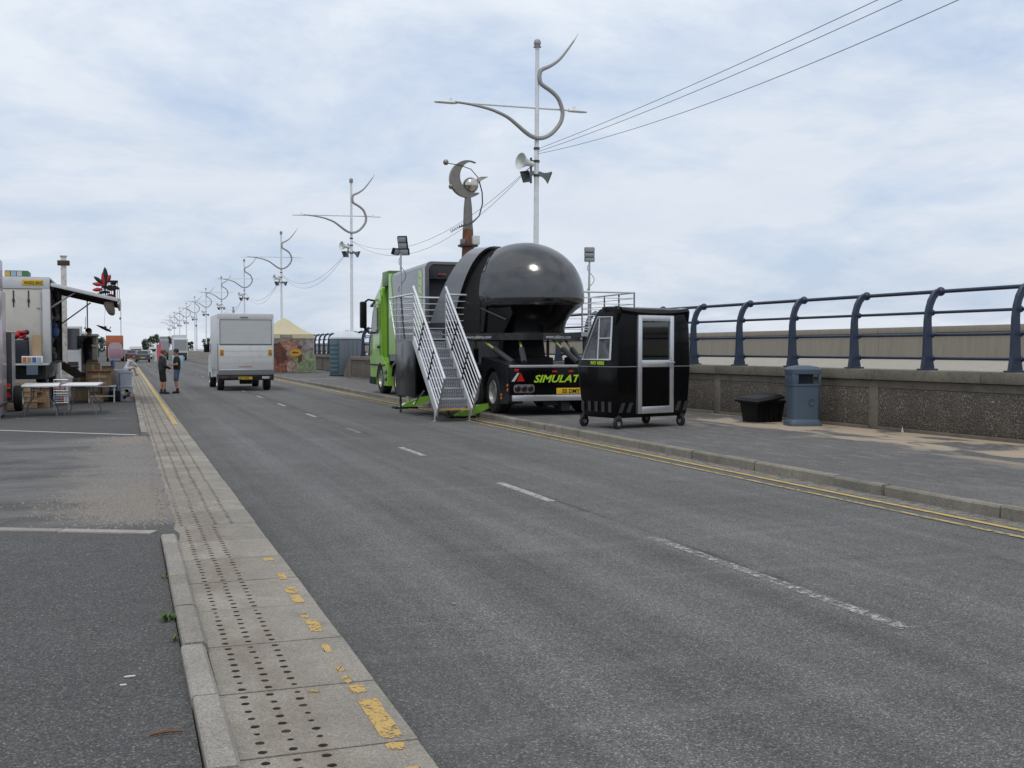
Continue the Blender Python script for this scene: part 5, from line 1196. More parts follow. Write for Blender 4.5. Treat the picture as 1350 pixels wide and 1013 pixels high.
# ================================================================== MARKET STALLS ON THE CAR PARK
G = .05
PK = thing('fairground_kiosk', 'tall pink and purple fairground kiosk at the car park edge', 'kiosk', (-2.67, 27.3, G))
b = B(); b.box(-2.2, -.02, 0, 1.7, .05, 2.95, .03); b.obj('body', 'pink_pale', PK)
b = B(); b.box(-2.2, -.07, .05, 1.6, 2.95, 3.7, .03); b.obj('sign_box', 'pink_paint', PK)
for x0, x1 in ((-.07, .0), (-.75, -.68)): b = B(); b.box(x0, x1, -.03, .03, .0, 3.0, .01); b.obj('corner_post', 'pink_dull', PK)
for z0, z1, m in ((.15, 1.0, 'cardboard_pale'), (1.05, 1.3, 'pink_paint'), (1.35, 2.1, 'pink_pale'), (2.15, 2.9, 'lamp_clear')): b = B(); b.box(-.66, -.09, -.012, .01, z0, z1, .005); b.obj('side_panel', m, PK)
b = B(); b.box(-2.2, .01, -.04, 1.72, .28, .34, .005); b.obj('base_rail', 'steel_dark', PK)

LT = thing('stall_lorry', 'white box lorry body with open side flap used as a market stall', 'lorry', (-1.94, 33, G))
b = B(); b.box(-2.5, -.0, 0, 6.2, 3.52, 3.58, .015); b.box(-2.5, -2.45, 0, 6.2, 1.2, 3.52); b.box(-2.5, 0, 6.15, 6.2, 1.2, 3.52); b.box(-.1, 0, 5.7, 6.15, 1.2, 3.52); body = b.obj('box_body', 'truck_box_white', LT)
b = B(); b.box(-2.5, 0, .0, 6.15, 1.16, 1.23); b.obj('floor', 'wood_dark', LT, 0)
b = B(); b.box(-2.5, -.005, -.02, .04, 3.25, 3.54, .012); b.box(-.2, .0, -.02, .4, 1.2, 3.25, .012); b.box(-2.5, -2.3, -.02, .2, 1.2, 3.25, .012); b.obj('rear_frame', 'truck_box_white', LT)
b = B(); b.box(-2.3, -.2, .0, .04, 1.2, 3.24, .004); dr = b.obj('rear_door', 'truck_door_cream', LT)
for x in (-.94, -.56): b = B(); b.box(x, x + .03, -.02, .0, 2.75, 3.2); b.box(x - .015, x + .045, -.025, .0, 2.88, 2.96); b.obj('door_hinge', 'steel_dark', dr)
b = B(); b.tube([(-.24, -.03, 1.3), (-.24, -.03, 3.2)], .012, 6); b.box(-.34, -.22, -.03, 0, 2.72, 2.75); b.obj('lock_bar', 'galvanised', dr)
b = B(); b.box(-.70, -.17, -.03, -.018, 3.34, 3.50, .003); pl = b.obj('number_plate', 'plate_yellow', LT)
text('WX03 BHC', .125, 'plate_black', pl, 'lettering', face_m((-.66, -.033, 3.37), (1, 0, 0)), 0, .004, 'LEFT', .002, .78)
b = B(); b.box(-1.15, -.55, .1, 1.0, 3.58, 3.75, .02); b.obj('roof_locker', 'loo_teal', LT)
for k, m in enumerate(('toy_yellow', 'far_blue', 'far_white', 'toy_green')): b = B(); b.box(-1.14 + k * .15, -1.01 + k * .15, .09, .1, 3.6, 3.73); b.obj('locker_panel', m, LT, 0)
b = B(); b.box(-2.4, -.15, .3, 6, .75, 1.16); b.obj('subframe', 'chassis_black', LT)
for yv in (1.2, 4.9):
    for x in (-.3, -2.2): wheel(LT, (x, yv, .46), .46, .3)
b = B(); b.box(-2.4, -.12, 5.0, 5.02, 1.25, 3.45); b.obj('stall_back_sheet', 'dark_void', LT, 0)  # near-black sheet across the inner end of the stall body
b = B(); b.box(-.05, .02, .42, .5, 1.23, 3.4); b.box(-.05, .02, 5.55, 5.68, 1.23, 3.5); b.obj('side_post', 'wood_dark', LT, 0)
fm = Matrix.Translation((.02, 0, 3.38)) @ Matrix.Rotation(R(13), 4, 'Y')
b = B(); b.box(0, 1.82, .05, 5.7, -.03, .02, .01, M=fm); fl = b.obj('side_flap', 'awning_grey', LT)
b = B(); b.box(0, 1.84, .0, .06, -.05, .05, .01, M=fm); b.box(1.8, 1.86, .0, 5.7, -.12, .05, .01, M=fm); b.obj('flap_edge', 'truck_box_white', fl)
for k in range(5): b = B(); b.box(.05, 1.8, .7 + k, .76 + k, -.075, -.03, M=fm); b.obj('flap_rib', 'wood_dark', fl)
b = B(); b.cyl((.0, .3, 2.75), (.62, .3, 3.17), .022, n=8); b.cyl((.0, 5.5, 2.4), (.9, 5.5, 3.1), .022, n=8); b.obj('flap_strut', 'galvanised', fl)
b = B(); b.cyl((.8, 5.3, .05), (.8, 5.3, 3.15), .02, n=8); b.obj('flap_prop', 'truck_box_white', fl)
# tail shelf with goods
b = B(); b.box(-1.15, -.02, -.75, -.03, 1.15, 1.2, .01); b.obj('tail_shelf', 'truck_box_white', LT)
def goods(name, lab, cat, loc, rz=0, group=None): return thing(name, lab, cat, loc, rz, group)
def carton(lab, loc, sx, sy, sz, m='cardboard', rz=0, flaps=False, group=None):
    t = thing('carton', lab, 'carton', loc, rz, group)
    b = B(); b.box(-sx / 2, sx / 2, -sy / 2, sy / 2, 0, sz, .008, seg=1); b.obj('box', m, t)
    b = B(); b.box(-.03, .03, -sy / 2 - .003, sy / 2 + .003, sz * .6, sz + .003); b.box(-sx * .3, sx * .3, -sy / 2 - .004, -sy / 2, sz * .25, sz * .6); b.obj('tape', 'parcel_tape', t, 0)
    if flaps:
        for s_ in (-1, 1): b = B(); b.box(-sx / 2, sx / 2, -.12, 0, 0, .006, M=Matrix.Translation((0, s_ * sy / 2, sz)) @ Matrix.Rotation(R(25 * s_), 4, 'X')); b.obj('flap', m, t, 0)
    return t
t = goods('clothes_sack', 'dark sack stuffed with red and dark cloth on the lorry tail shelf', 'sack', (-2.66, 32.55, G + 1.2))
b = B(); b.loft([[(x * k, y * k, z) for x, y in rrect(-.2, .2, -.2, .2, .08, 4)] for k, z in ((.95, 0), (1.02, .3), (1.0, .6), (.9, .64))]); b.obj('sack', 'sack_navy', t)
for k in range(14):
    b = B(); b.sph((random.uniform(-.17, .17), random.uniform(-.18, .1), .66 + random.uniform(0, .2)), random.uniform(.05, .1), 1, 1, random.uniform(.5, 1), n=9); b.obj('cloth_bundle', random.choice(['kite_red', 'sack_navy', 'kite_black', 'kite_red', 'toy_white' if k == 3 else 'sack_navy']), t)
carton('tall pale cardboard carton on the lorry tail shelf beside the sack', (-2.26, 32.6, G + 1.2), .24, .3, .78, 'cardboard_pale')
t = goods('goods_tray', 'white tray of printed packets on the lorry tail shelf', 'tray', (-2.36, 32.32, G + 1.2))
b = B(); b.box(-.26, .26, -.08, .08, 0, .2, .008); b.obj('tray', 'table_white', t)
for k, m in enumerate(('toy_orange', 'cardboard_pale', 'toy_blue', 'far_blue')): b = B(); b.box(-.24 + k * .12, -.14 + k * .12, -.086, -.08, .03, .17); b.obj('packet', m, t, 0)
b = B(); b.box(-.14, .14, -.02, .02, -.25, .0); t2 = b.obj('blue_cloth', 'cabinet_blue_grey', None); t2.location = (-2.36, 32.22, G + 1.15); tag(t2, 'blue cloth hanging below the lorry tail shelf', 'cloth')
for k in range(5): carton('flat brown carton stacked under the lorry tail shelf', (-2.62 + .16 * (k % 2) + .0 * k, 32.35, G + .0 + .14 * k), .75, .4, .135, 'cardboard', 0, False, 'cartons under the tail shelf')
carton('brown carton under the lorry tail beside the trailer wheel', (-2.12, 32.5, G), .32, .35, .55, 'cardboard')
# stock hanging inside
for k in range(34):
    x, yv, z = random.uniform(-.4, .02), random.uniform(.6, 4.9), random.uniform(1.3, 3.0)
    m = random.choice(['toy_green', 'toy_red', 'toy_blue', 'toy_orange', 'kite_black', 'stall_brown', 'stall_brown', 'sack_canvas', 'far_grey'])
    t = link('soft_toy', None, None, (-1.94 + x, 33 + yv, G + z)); tag(t, 'soft toys and packets crammed inside the open stall lorry', 'toy', 'stock inside the stall lorry')
    r = random.uniform(.06, .14); b = B(); b.sph((0, 0, 0), r, 1, 1, 1.25, n=10); b.obj('body', m, t); b = B(); b.sph((0, -.02, r * 1.5), r * .65, n=9); b.obj('head', m, t); b = B(); b.cyl((0, 0, r * 2), (0, 0, r * 2 + .2), .005, n=4); b.obj('string', 'cable_grey', t)
# wooden steps
SW = thing('stall_steps', 'dark wooden steps leading down from the open side of the stall lorry', 'steps', (-1.9, 37.6, G))
for k in range(4): b = B(); b.box(.12 + k * .3, .48 + k * .3, 0, 1.0, .98 - k * .18, 1.03 - k * .18); b.obj('tread', 'wood_dark', SW, 0)
for yv in (-.06, 1.0): b = B(); b.prism([(0, .95), (0, 1.2), (1.5, .22), (1.35, .0)], yv, yv + .06, 'y'); b.obj('stringer', 'wood_dark', SW, 0)
for x in (.45, 1.0): b = B(); b.box(x, x + .07, .0, .07, 0, 1.1 - x * .65); b.box(x, x + .07, .93, 1.0, 0, 1.1 - x * .65); b.obj('leg', 'wood_dark', SW, 0)
# kite bundle and hung things on the flap
KB = thing('kite_bundle', 'bundle of red and black kites standing up on the stall flap', 'kites', (-.52, 34.2, 3.08))
def petal(p, d, L, w, m, parent):
    d = Vector(d).normalized(); s_ = d.cross(Vector((0, 1, 0))).normalized(); p = Vector(p); y = Vector((0, .03, 0)); b = B(); rings = []
    for f, k in ((0, .25), (.25, .8), (.55, 1), (.85, .6), (1, .04)):
        c = p + d * L * f; rings.append([tuple(c - s_ * w * k), tuple(c - y * k), tuple(c + s_ * w * k), tuple(c + y * k)])
    b.loft(rings); return b.obj('kite_panel', m, parent, 0)
for (x, z, dx, dz, L, w, m) in ((.02, .4, -.05, 1, .55, .08, 'kite_black'), (-.02, .3, -.1, 1, .5, .07, 'kite_red'), (-.05, .45, -.6, .5, .34, .06, 'kite_black'), (-.08, .42, -1, .15, .28, .06, 'kite_red'), (-.08, .3, -1, -.1, .28, .06, 'kite_red'), (-.06, .2, -1, -.4, .26, .05, 'kite_red'), (.0, .35, 1, -.05, .3, .09, 'kite_red'), (.1, .3, 1, .3, .25, .08, 'kite_black'), (.0, .1, .8, -.1, .3, .09, 'kite_red'), (.15, .45, .8, .4, .2, .07, 'kite_black'), (.05, .5, .4, 1, .25, .06, 'kite_red')): petal((x, 0, z), (dx, 0, dz), L, w, m, KB)
for x0, x1, z0, z1 in ((-.16, .12, 0, .24), (.12, .38, 0, .36), (.08, .34, .36, .56), (-.1, .08, .22, .4)):
    b = B()
    for s_ in range(6):
        f = s_ / 5; b.box(x0 + (x1 - x0) * f - .008, x0 + (x1 - x0) * f + .008, -.06, .06, z0, z1)
    b.box(x0, x1, -.06, .06, z0, z0 + .03); b.box(x0, x1, -.06, .06, z1 - .06, z1); b.obj('reel_rack', 'kite_black', KB, 0)
b = B(); b.cyl((0, 0, -.14), (0, 0, .5), .02, n=6); b.cyl((.25, 0, -.2), (.25, 0, .5), .02, n=6); b.obj('stake', 'kite_black', KB)
t = thing('rolled_awning', 'grubby canvas awning rolled up under the outer corner of the stall flap', 'awning', (-.38, 33.5, 2.62))
b = B(); b.loft([[(x * k + dx, y * k, z) for x, y in rrect(-.13, .13, -.3, .3, .06, 3)] for k, dx, z in ((.3, .05, -.02), (.7, .03, .03), (.95, .0, .14), (1.1, -.04, .27), (1.0, -.03, .36))]); b.obj('roll', 'sack_canvas', t, 40)
t = thing('bird_kite', 'black bird-shaped kite dangling below the stall flap', 'kite', (-.6, 36, 2.26))
b = B(); b.loft([[(-.22, -.01, .11), (-.2, .01, .12), (-.2, 0, .09)], [(-.06, -.03, .04), (-.04, .03, .08), (-.06, 0, -.0)], [(.1, -.02, -.04), (.12, .02, .0), (.08, 0, -.07)], [(.2, -.01, -.09), (.22, .01, -.07), (.2, 0, -.1)]]); b.obj('body', 'kite_black', t, 0)
b = B(); b.loft([[(.14, -.02, -.06), (.16, .02, -.03), (.14, 0, -.08)], [(.18, -.15, .06), (.2, -.14, .07), (.2, -.13, .04)]]); b.loft([[(-.05, .02, .03), (.06, .03, .0), (0, 0, .05)], [(.0, .3, .08), (.08, .3, .06), (.04, .28, .1)]]); b.obj('wing', 'kite_black', t, 0)
b = B(); b.cyl((0, 0, .02), (.05, 0, .72), .004, n=4); b.obj('string', 'cable_grey', t)
# tall rusty post
t = thing('rusty_post', 'tall white post streaked with rust with a dark crosspiece near its top', 'post', (-2.11, 44, G))
b = B(); b.box(-.095, .095, -.095, .095, 0, 5.02, .015); b.obj('post', 'rusty_white', t)
b = B(); b.box(-.21, .21, -.12, .12, 4.68, 4.86, .01); b.obj('crosspiece', 'wood_dark', t); b = B(); b.box(-.12, .12, -.12, .12, 5.0, 5.04); b.obj('top_plate', 'rusty_white', t)
# small goods trailer with cartons
GT = thing('goods_trailer', 'small open-backed aluminium trailer packed with cartons', 'trailer', (-2.70, 30.45, G))
b = B(); b.box(-.03, 0, 0, .9, .3, 2.0); b.box(-1.6, -1.57, 0, .9, .3, 2.0); b.box(-1.57, -.03, .87, .9, .3, 2.0); b.box(-1.57, -.03, 0, .87, .32, .38); b.box(-1.62, .02, .0, .9, 2.001, 2.04, .01); b.obj('body', 'galvanised', GT, 30)
b = B(); b.box(-.17, .0, -.05, .0, .28, 2.02, .01); b.box(-.17, -.13, -.07, -.04, .3, 2.0); b.obj('corner_post', 'steel_dark', GT)
b = B(); b.box(-.14, -.03, -.075, -.05, .58, .72, .01); b.obj('tail_light', 'reflector_red', GT); b = B(); b.box(-.13, -.05, -.08, -.07, .59, .63); b.obj('indicator', 'lamp_orange', GT)
b = B(); b.prism([(-.16, .37), (-.02, .37), (-.09, .52)], -.075, -.05, 'y'); b.obj('red_triangle', 'reflector_red', GT, 0)
wheel(GT, (.10, .5, .33), .33, .2); wheel(GT, (-1.7, .5, .33), .33, .2)
for k, (x, z, s_, m) in enumerate(((-3.04, .4, .36, 'cardboard_pale'), (-3.04, .77, .36, 'cardboard'), (-3.04, 1.14, .36, 'cardboard_pale'), (-3.43, .4, .38, 'cardboard'), (-3.43, .8, .38, 'cardboard'))): carton('carton stacked inside the open goods trailer', (x, 30.75, G + z), s_, .38, s_, m, 0, False, 'cartons inside the goods trailer')
# folding tables
def ftable(lab, x, y, rz=0):
    t = thing('folding_table', lab, 'table', (x, y, G), rz)
    b = B(); b.box(-.41, .41, -.91, .91, .70, .745, .015); b.obj('tabletop', 'table_white', t)
    for s_ in (-1, 1):
        b = B(); yv = s_ * .62
        b.tube([(-.2, yv, .70), (-.2, yv, .42), (-.34, yv + s_ * .1, .16), (-.36, yv + s_ * .1, .0)], .014, 8); b.tube([(.2, yv, .70), (.2, yv, .42), (.34, yv + s_ * .1, .16), (.36, yv + s_ * .1, .0)], .014, 8)
        b.tube([(-.2, yv, .6), (.2, yv, .6)], .012, 6); b.tube([(-.2, yv, .66), (.2, yv, .66)], .012, 6); b.tube([(0, yv, .6), (0, yv - s_ * .4, .70)], .010, 6); b.obj('leg_frame', 'horn_grey', t)
    return t
ftable('white plastic folding table beside the goods trailer', -1.92, 28.9, R(2)); ftable('white plastic folding table beside the wire trolley', -.99, 29.1, R(-3))
t = thing('wire_trolley', 'white wire basket trolley of bottles and toys between the folding tables', 'trolley', (-1.58, 31.0, G)); t.scale = (.74, .8, .88)
b = B()
for z in (.22, .5, .58, .9):
    for k in range(2): b.tube([(-.24, -.18 + .36 * k, z), (.24, -.18 + .36 * k, z)], .009, 5); b.tube([(-.24 + .48 * k, -.18, z), (-.24 + .48 * k, .18, z)], .009, 5)
for k in range(7):
    x = -.24 + .08 * k; b.tube([(x, -.18, .22), (x, -.18, .9)], .005, 4)
for z in (.29, .36, .43, .66, .74, .82): b.tube([(-.24, -.18, z), (.24, -.18, z)], .005, 4)
for x in (-.24, .24):
    for yv in (-.18, .18): b.tube([(x, yv, .0), (x, yv, .92)], .012, 5)
b.obj('wire_frame', 'galvanised', t)
b = B(); b.box(-.23, .23, -.17, .17, .215, .225); b.box(-.23, .23, -.17, .17, .57, .58); b.obj('shelf', 'van_trim', t, 0)
for k in range(12):
    x = -.2 + .08 * (k % 6); z = .225 if k < 6 else .58; m = random.choice(['toy_red', 'toy_red', 'toy_yellow', 'toy_blue', 'toy_white', 'toy_orange'])
    b = B(); b.lathe([(.03, 0), (.032, .14), (.012, .18), (.012, .21)], 8, M=Matrix.Translation((x, -.12, z))); o = b.obj('bottle', m, None); o.location = (-1.58, 31.0, G); o.scale = (.74, .8, .88); tag(o, 'small coloured bottle standing in the wire basket trolley', 'bottle', 'bottles in the wire trolley')
# low table with cartons, plastic tubs
t = thing('low_table', 'low grey folding table loaded with brown cartons', 'table', (-.66, 35.1, G))
b = B(); b.box(-.42, .4, -.35, .35, .46, .5, .01); b.obj('tabletop', 'galvanised', t)
for x in (-.36, .34):
    for yv in (-.3, .3): b = B(); b.cyl((x, yv, 0), (x, yv, .46), .018, n=8); b.obj('leg', 'horn_white', t)
b = B(); b.box(-.36, .34, -.32, -.3, .18, .21); b.obj('stretcher', 'galvanised', t)
carton('wide brown carton lying on the low folding table', (-.72, 35.0, G + .5), .58, .4, .19, 'cardboard')
carton('wide brown carton lying on another on the low table', (-.74, 35.0, G + .692), .66, .42, .2, 'cardboard', R(3), True)
carton('tall carton with packets behind the low table', (-.93, 36.1, G), .42, .4, 1.12, 'cardboard'); carton('pale carton standing behind the plastic tubs', (-.5, 36.3, G), .36, .4, 1.02, 'cardboard_pale', 0, True)
carton('brown carton lying under the low folding table', (-.85, 35.25, G), .4, .4, .24, 'cardboard', R(6)); carton('pale carton at the foot of the wooden steps', (-1.35, 36.5, G), .38, .36, .42, 'cardboard_pale', R(-8), True)
carton('carton stacked on the pale one at the foot of the steps', (-1.36, 36.5, G + .425), .34, .34, .26, 'cardboard', R(5))
t = goods('cloth_pile', 'heap of folded green and red cloths on the carton behind the low table', 'cloth', (-.93, 36.1, G + 1.122))
for k, m in enumerate(('toy_green', 'sack_canvas', 'toy_red', 'weed_green')): b = B(); b.box(-.2 + .01 * k, .2 - .02 * k, -.18, .18, .035 * k, .035 * k + .034, .012); b.obj('folded_cloth', m, t)
t = goods('crate', 'black plastic crate of bottles beside the stacked tubs', 'crate', (-.32, 35.6, G))
b = B(); b.box(-.16, .16, -.2, .2, 0, .32, .01); b.obj('shell', 'black_plastic', t)
for k in range(6): b = B(); b.lathe([(.035, .3), (.035, .42), (.015, .47), (.015, .5)], 8, M=Matrix.Translation((-.1 + .1 * (k % 3), -.1 + .2 * (k // 3), 0))); b.obj('bottle', random.choice(['toy_blue', 'toy_white', 'toy_green']), t)
t = goods('clear_bag', 'clear bag of orange toys lying on the cartons', 'bag', (-.72, 35.05, G + .895)); b = B(); [b.sph((-.14 + .09 * k, 0, .035), .055, 1.2, 1, .7, n=9) for k in range(4)]; b.obj('toys', 'toy_orange', t)
t = goods('blue_bottle', 'blue bottle standing on the cartons behind the low table', 'bottle', (-.36, 36.2, G + 1.02)); b = B(); b.lathe([(.06, 0), (.06, .16), (.03, .2), (.03, .24)], 12); b.obj('bottle', 'toy_blue', t)
def tub(lab, loc, sx, sy, sz, rz, fill, lid='lid_blue'):
    t = thing('plastic_tub', lab, 'storage box', loc, rz)
    b = B(); b.loft([[(x * k, y * k, z) for x, y in rrect(-sx / 2, sx / 2, -sy / 2, sy / 2, .04, 3)] for k, z in ((.88, 0), (1, sz))]); b.obj('tub', 'clear_plastic', t)
    b = B(); b.box(-sx / 2 - .02, sx / 2 + .02, -sy / 2 - .02, sy / 2 + .02, sz, sz + .035, .012); b.obj('lid', lid, t)
    for k in range(fill):
        x = random.uniform(-sx * .4, sx * .28); z = random.uniform(.04, sz - .12); m = random.choice(['toy_red', 'toy_blue', 'toy_yellow', 'toy_white', 'toy_orange', 'toy_green', 'far_blue'])
        b = B(); w = random.uniform(.05, .1); b.box(x, x + w, -sy / 2 - .004, -sy / 2 + .05, z, z + random.uniform(.05, .1)); b.obj('packet', m, t, 0)
    return t
tub('clear plastic tub of colourful toys at the foot of its stack', (.02, 36.0, G), .38, .5, .42, 0, 16, 'clear_plastic'); tub('clear plastic tub with pale lid stacked on the tub of toys', (.0, 36.0, G + .455), .38, .5, .40, R(3), 0, 'lid_blue')
tub('blue-tinted plastic tub standing behind the stacked tubs', (-.14, 36.8, G), .4, .5, .9, 0, 5, 'clear_plastic')

# ================================================================== BACKGROUND TRAFFIC AND STALLS
t = thing('brown_stall', 'dark brown market stall behind the person on the steps', 'stall', (-1.9, 46, G))
b = B(); b.box(0, .85, 0, 3, 0, 2.1, .02); b.obj('body', 'stall_brown', t); b = B(); b.box(-.03, .9, -.2, 3, 2.1, 2.18, .01); b.obj('roof', 'far_grey', t); b = B(); b.box(.2, .7, -.02, .02, 1.0, 1.7); b.obj('hatch', 'far_dark', t, 0)
t = thing('lorry_cab', 'white lorry cab with dark windscreen behind the stall lorry', 'lorry', (-2.35, 45.4, G))
b = B(); b.prism([(0, .5), (-.0, 1.5), (.25, 2.45), (1.7, 2.5), (1.7, .5)], 0, .75, 'x'); b.obj('cab', 'far_white', t, 0)
b = B(); b.prism([(.02, 1.58), (.2, 2.35), (.19, 2.38), (-.01, 1.58)], .05, .7, 'x'); b.obj('windscreen', 'car_glass', t, 0)
for z in (.7, .95): b = B(); b.box(.1, .65, -.03, 0, z, z + .15); b.obj('grille', 'far_dark', t, 0)
b = B(); b.box(.62, .82, -.25, -.12, 1.6, 2.1, .03); b.obj('wing_mirror', 'black_plastic', t); wheel(t, (.6, .8, .42), .42, .25)
t = thing('orange_lorry', 'orange box lorry parked far down the car park behind the pink trailer', 'lorry', (-2.3, 150, G))
b = B(); b.box(0, 2.1, 0, 6, .6, 3.3, .03); b.obj('box_body', 'orange_panel', t); b = B(); b.box(.05, 2.05, -.03, 0, .6, 2.3, .01); b.obj('rear_door', 'rust_brown', t); wheel(t, (.2, 1.2, .45), .45, .25); wheel(t, (1.9, 1.2, .45), .45, .25)
t = thing('pink_trailer', 'rounded pink and white horsebox trailer in front of the orange lorry', 'trailer', (-1.95, 145, G))
b = B(); b.prism([(0, .4), (1.65, .4), (1.68, 1.7), (1.55, 2.15), (1.25, 2.38), (.4, 2.38), (.1, 2.15), (-.03, 1.7)], 0, 3, 'y'); b.obj('body', 'pink_pale', t); b = B(); b.box(.1, 1.55, -.03, 0, .45, 1.6, .01); b.obj('ramp', 'pink_dull', t)
wheel(t, (-.12, 1.5, .33), .33, .2); wheel(t, (1.77, 1.5, .33), .33, .2)
def car(lab, loc, m, prof=None, w=1.75, cat='car', name='car'):
    t = thing(name, lab, cat, loc)
    P = prof or [(0, .3), (.0, .75), (.08, .95), (.55, 1.0), (1.05, 1.4), (2.4, 1.42), (3.2, .98), (4.2, .85), (4.3, .3)]
    b = B(); b.loft([[(w * a, y, z) for y, z in P] for a in (.02, .98)]); bmesh.ops.bevel(b.bm, geom=list(b.bm.edges), offset=.06, segments=2, affect='EDGES'); b.obj('body', m, t, 50)
    b = B(); b.poly([(w * .14, .56, 1.03), (w * .86, .56, 1.03), (w * .8, 1.0, 1.37), (w * .2, 1.0, 1.37)]) if not prof else b.box(w * .12, w * .88, -.02, .05, 1.15, 1.6); b.obj('rear_window', 'car_glass', t, 0)
    for x0, x1 in ((.06, .34), (w - .34, w - .06)): b = B(); b.box(x0, x1, -.03, .05, .74, .9, .02); b.obj('tail_light', 'lamp_red_dark', t)
    b = B(); b.box(w / 2 - .26, w / 2 + .26, -.03, .02, .52, .63); b.obj('number_plate', 'plate_yellow', t, 0)
    for y in (.8, 3.4):
        for x in (.12, w - .12): wheel(t, (x, y, .32), .32, .2)
    return t
vanp = [(0, .35), (0, 1.9), (.1, 2.0), (3.2, 2.0), (4.0, 1.25), (4.9, 1.05), (4.95, .35)]
car('dark blue saloon car driving away far down the road', (1.15, 140, 0), 'car_dark'); car('dark red car parked beside the far dark saloon', (.0, 152, G), 'car_red')
car('white van with roof rack beyond the dark red car', (.6, 172, 0), 'car_white', vanp, 1.9, 'van', 'white_van'); car('pale car beyond the white van down the road', (2.4, 185, 0), 'car_white')
car('cream van parked past the pale cars near the trees', (4.0, 205, 0), 'truck_door_cream', vanp, 1.9, 'van', 'cream_van')
def lorry_front(lab, loc, w, h, m):
    t = thing('parked_lorry', lab, 'lorry', loc)
    b = B(); b.prism([(0, .5), (.0, 1.4), (.25, h - .6), (1.6, h - .4), (1.6, .5)], 0, w, 'x'); b.obj('cab', m, t, 0); b = B(); b.box(.05, w - .05, 1.7, 7, .9, h, .04); b.obj('box_body', m, t)
    b = B(); b.prism([(.0, 1.45), (.22, h - .75), (.18, h - .72), (-.03, 1.45)], .12, w - .12, 'x'); b.obj('windscreen', 'far_grey', t, 0); b = B(); b.box(.1, w - .1, -.04, 0, .5, 1.1); b.obj('grille', 'far_dark', t, 0)
    for x in (.2, w - .2): wheel(t, (x, 1, .45), .45, .25)
lorry_front('white lorry facing up the road beside the far navy ramp', (6.35, 160, .0), 1.9, 3.6, 'far_white'); lorry_front('pale grey lorry parked beside the far white lorry', (5.0, 172, .0), 1.2, 3.5, 'far_grey')
# navy ramp with hand rail and stub wall
t = thing('access_ramp', 'navy panelled access ramp with hand rail far along the pavement', 'ramp', (9.3, 106, .12))
b = B(); b.prism([(0, .1), (3.2, .1), (3.2, 1.3), (2.2, 2.1), (0, 2.15)], 0, 2.2, 'y'); b.obj('ramp_side', 'far_navy', t, 0)
b = B(); b.tube([(0, -.05, 2.3), (1.9, -.05, 1.5), (3.2, -.05, .8)], .03, 6); b.tube([(.0, -.05, 2.3), (.0, -.05, 1.8)], .03, 6); b.tube([(3.2, -.05, .8), (3.2, -.05, 0)], .03, 6); b.obj('hand_rail', 'galvanised', t)
t = thing('stub_wall', 'short buff wall with sloping top in front of the navy ramp', 'wall', (8.6, 100, .12))
b = B(); b.prism([(0, 0), (1.9, 0), (1.9, .35), (0, 1.15)], 0, .4, 'y'); b.obj('wall', 'bare_concrete', t, 0)
car('black car parked on the pavement behind the white box van', (9.6, 92, .12), 'car_dark')
# feather flag, blue barrier
t = thing('feather_flag', 'pink and white feather flag behind the two people on the road', 'flag', (2.55, 100, 0))
b = B(); b.cyl((.45, 0, 0), (.45, 0, 2.3), .02, n=6); b.lathe([(.25, 0), (.25, .05), (.05, .08)], 12, M=Matrix.Translation((.45, 0, 0))); b.obj('pole', 'galvanised', t)
for m, P in (('flag_pink', [(.44, .5), (.44, 2.25), (.25, 2.15), (.05, 1.8), (.05, .7)]), ('far_white', [(.05, .6), (.05, 1.8), (-.12, 1.3), (-.15, .55)])): b = B(); b.prism(P, -.01, .01, 'y'); b.obj('flag_panel', m, t, 0)
t = thing('barrier', 'pale blue event barrier beside the pink feather flag', 'barrier', (3.9, 101, 0)); b = B(); b.box(0, .95, -.02, .02, .25, 1.05, .01); b.obj('panel', 'far_blue', t)
for x in (.1, .8): b = B(); b.box(x, x + .05, -.25, .25, 0, .05); b.box(x, x + .05, -.02, .02, .05, .3); b.obj('foot', 'galvanised', t, 0)
# trees closing the road
def tree(lab, x, y, h, w, n=1500):
    t = thing('tree', lab, 'tree', (x, y, 0), 0, 'trees at the end of the road')
    b = B(); b.tube([(0, 0, 0), (.1, 0, h * .3), (0, .1, h * .6)], [.22, .16, .08], 8); b.tube([(.1, 0, h * .3), (w * .4, 0, h * .6)], [.1, .04], 6); b.tube([(.1, 0, h * .3), (-w * .4, 0, h * .65)], [.1, .04], 6); b.obj('trunk', 'bark', t)
    cl = [(random.uniform(-w, w) * .7, random.uniform(-w, w) * .6, h * random.uniform(.35, .85), random.uniform(.25, .5) * w) for _ in range(11)]
    b = B()
    for _ in range(n):
        c = random.choice(cl); v = Vector((random.gauss(0, 1), random.gauss(0, 1), random.gauss(0, .8))).normalized() * c[3] * random.uniform(.5, 1.05)
        p = Vector(c[:3]) + v; a = Vector((random.gauss(0, 1), random.gauss(0, 1), random.gauss(0, 1))).normalized(); s_ = random.uniform(.10, .22); u = a.orthogonal().normalized() * s_; q = a.cross(u).normalized() * s_ * .6
        b._add([tuple(p - u), tuple(p + q), tuple(p + u), tuple(p - q)], [(0, 1, 2, 3)])
    cr = b.obj('crown', 'leaf_green', t, 0, False); cr['kind'] = 'stuff'
for k, (x, y, h, w) in enumerate(((5.6, 300, 5.0, 1.6), (8.0, 305, 5.9, 2.1), (10.8, 310, 5.6, 2.0), (13.5, 300, 5.0, 1.8), (16, 310, 4.4, 1.8), (21, 300, 4.8, 2.2), (-5.2, 240, 4.2, 1.8), (-8.2, 245, 5.0, 2.2))):
    tree(['dark green bushy tree at the far end of the road', 'dark green bushy tree at the far end of the road'][0] if x > 0 else 'dark bush behind the orange lorry across the car park', x, y, h, w)
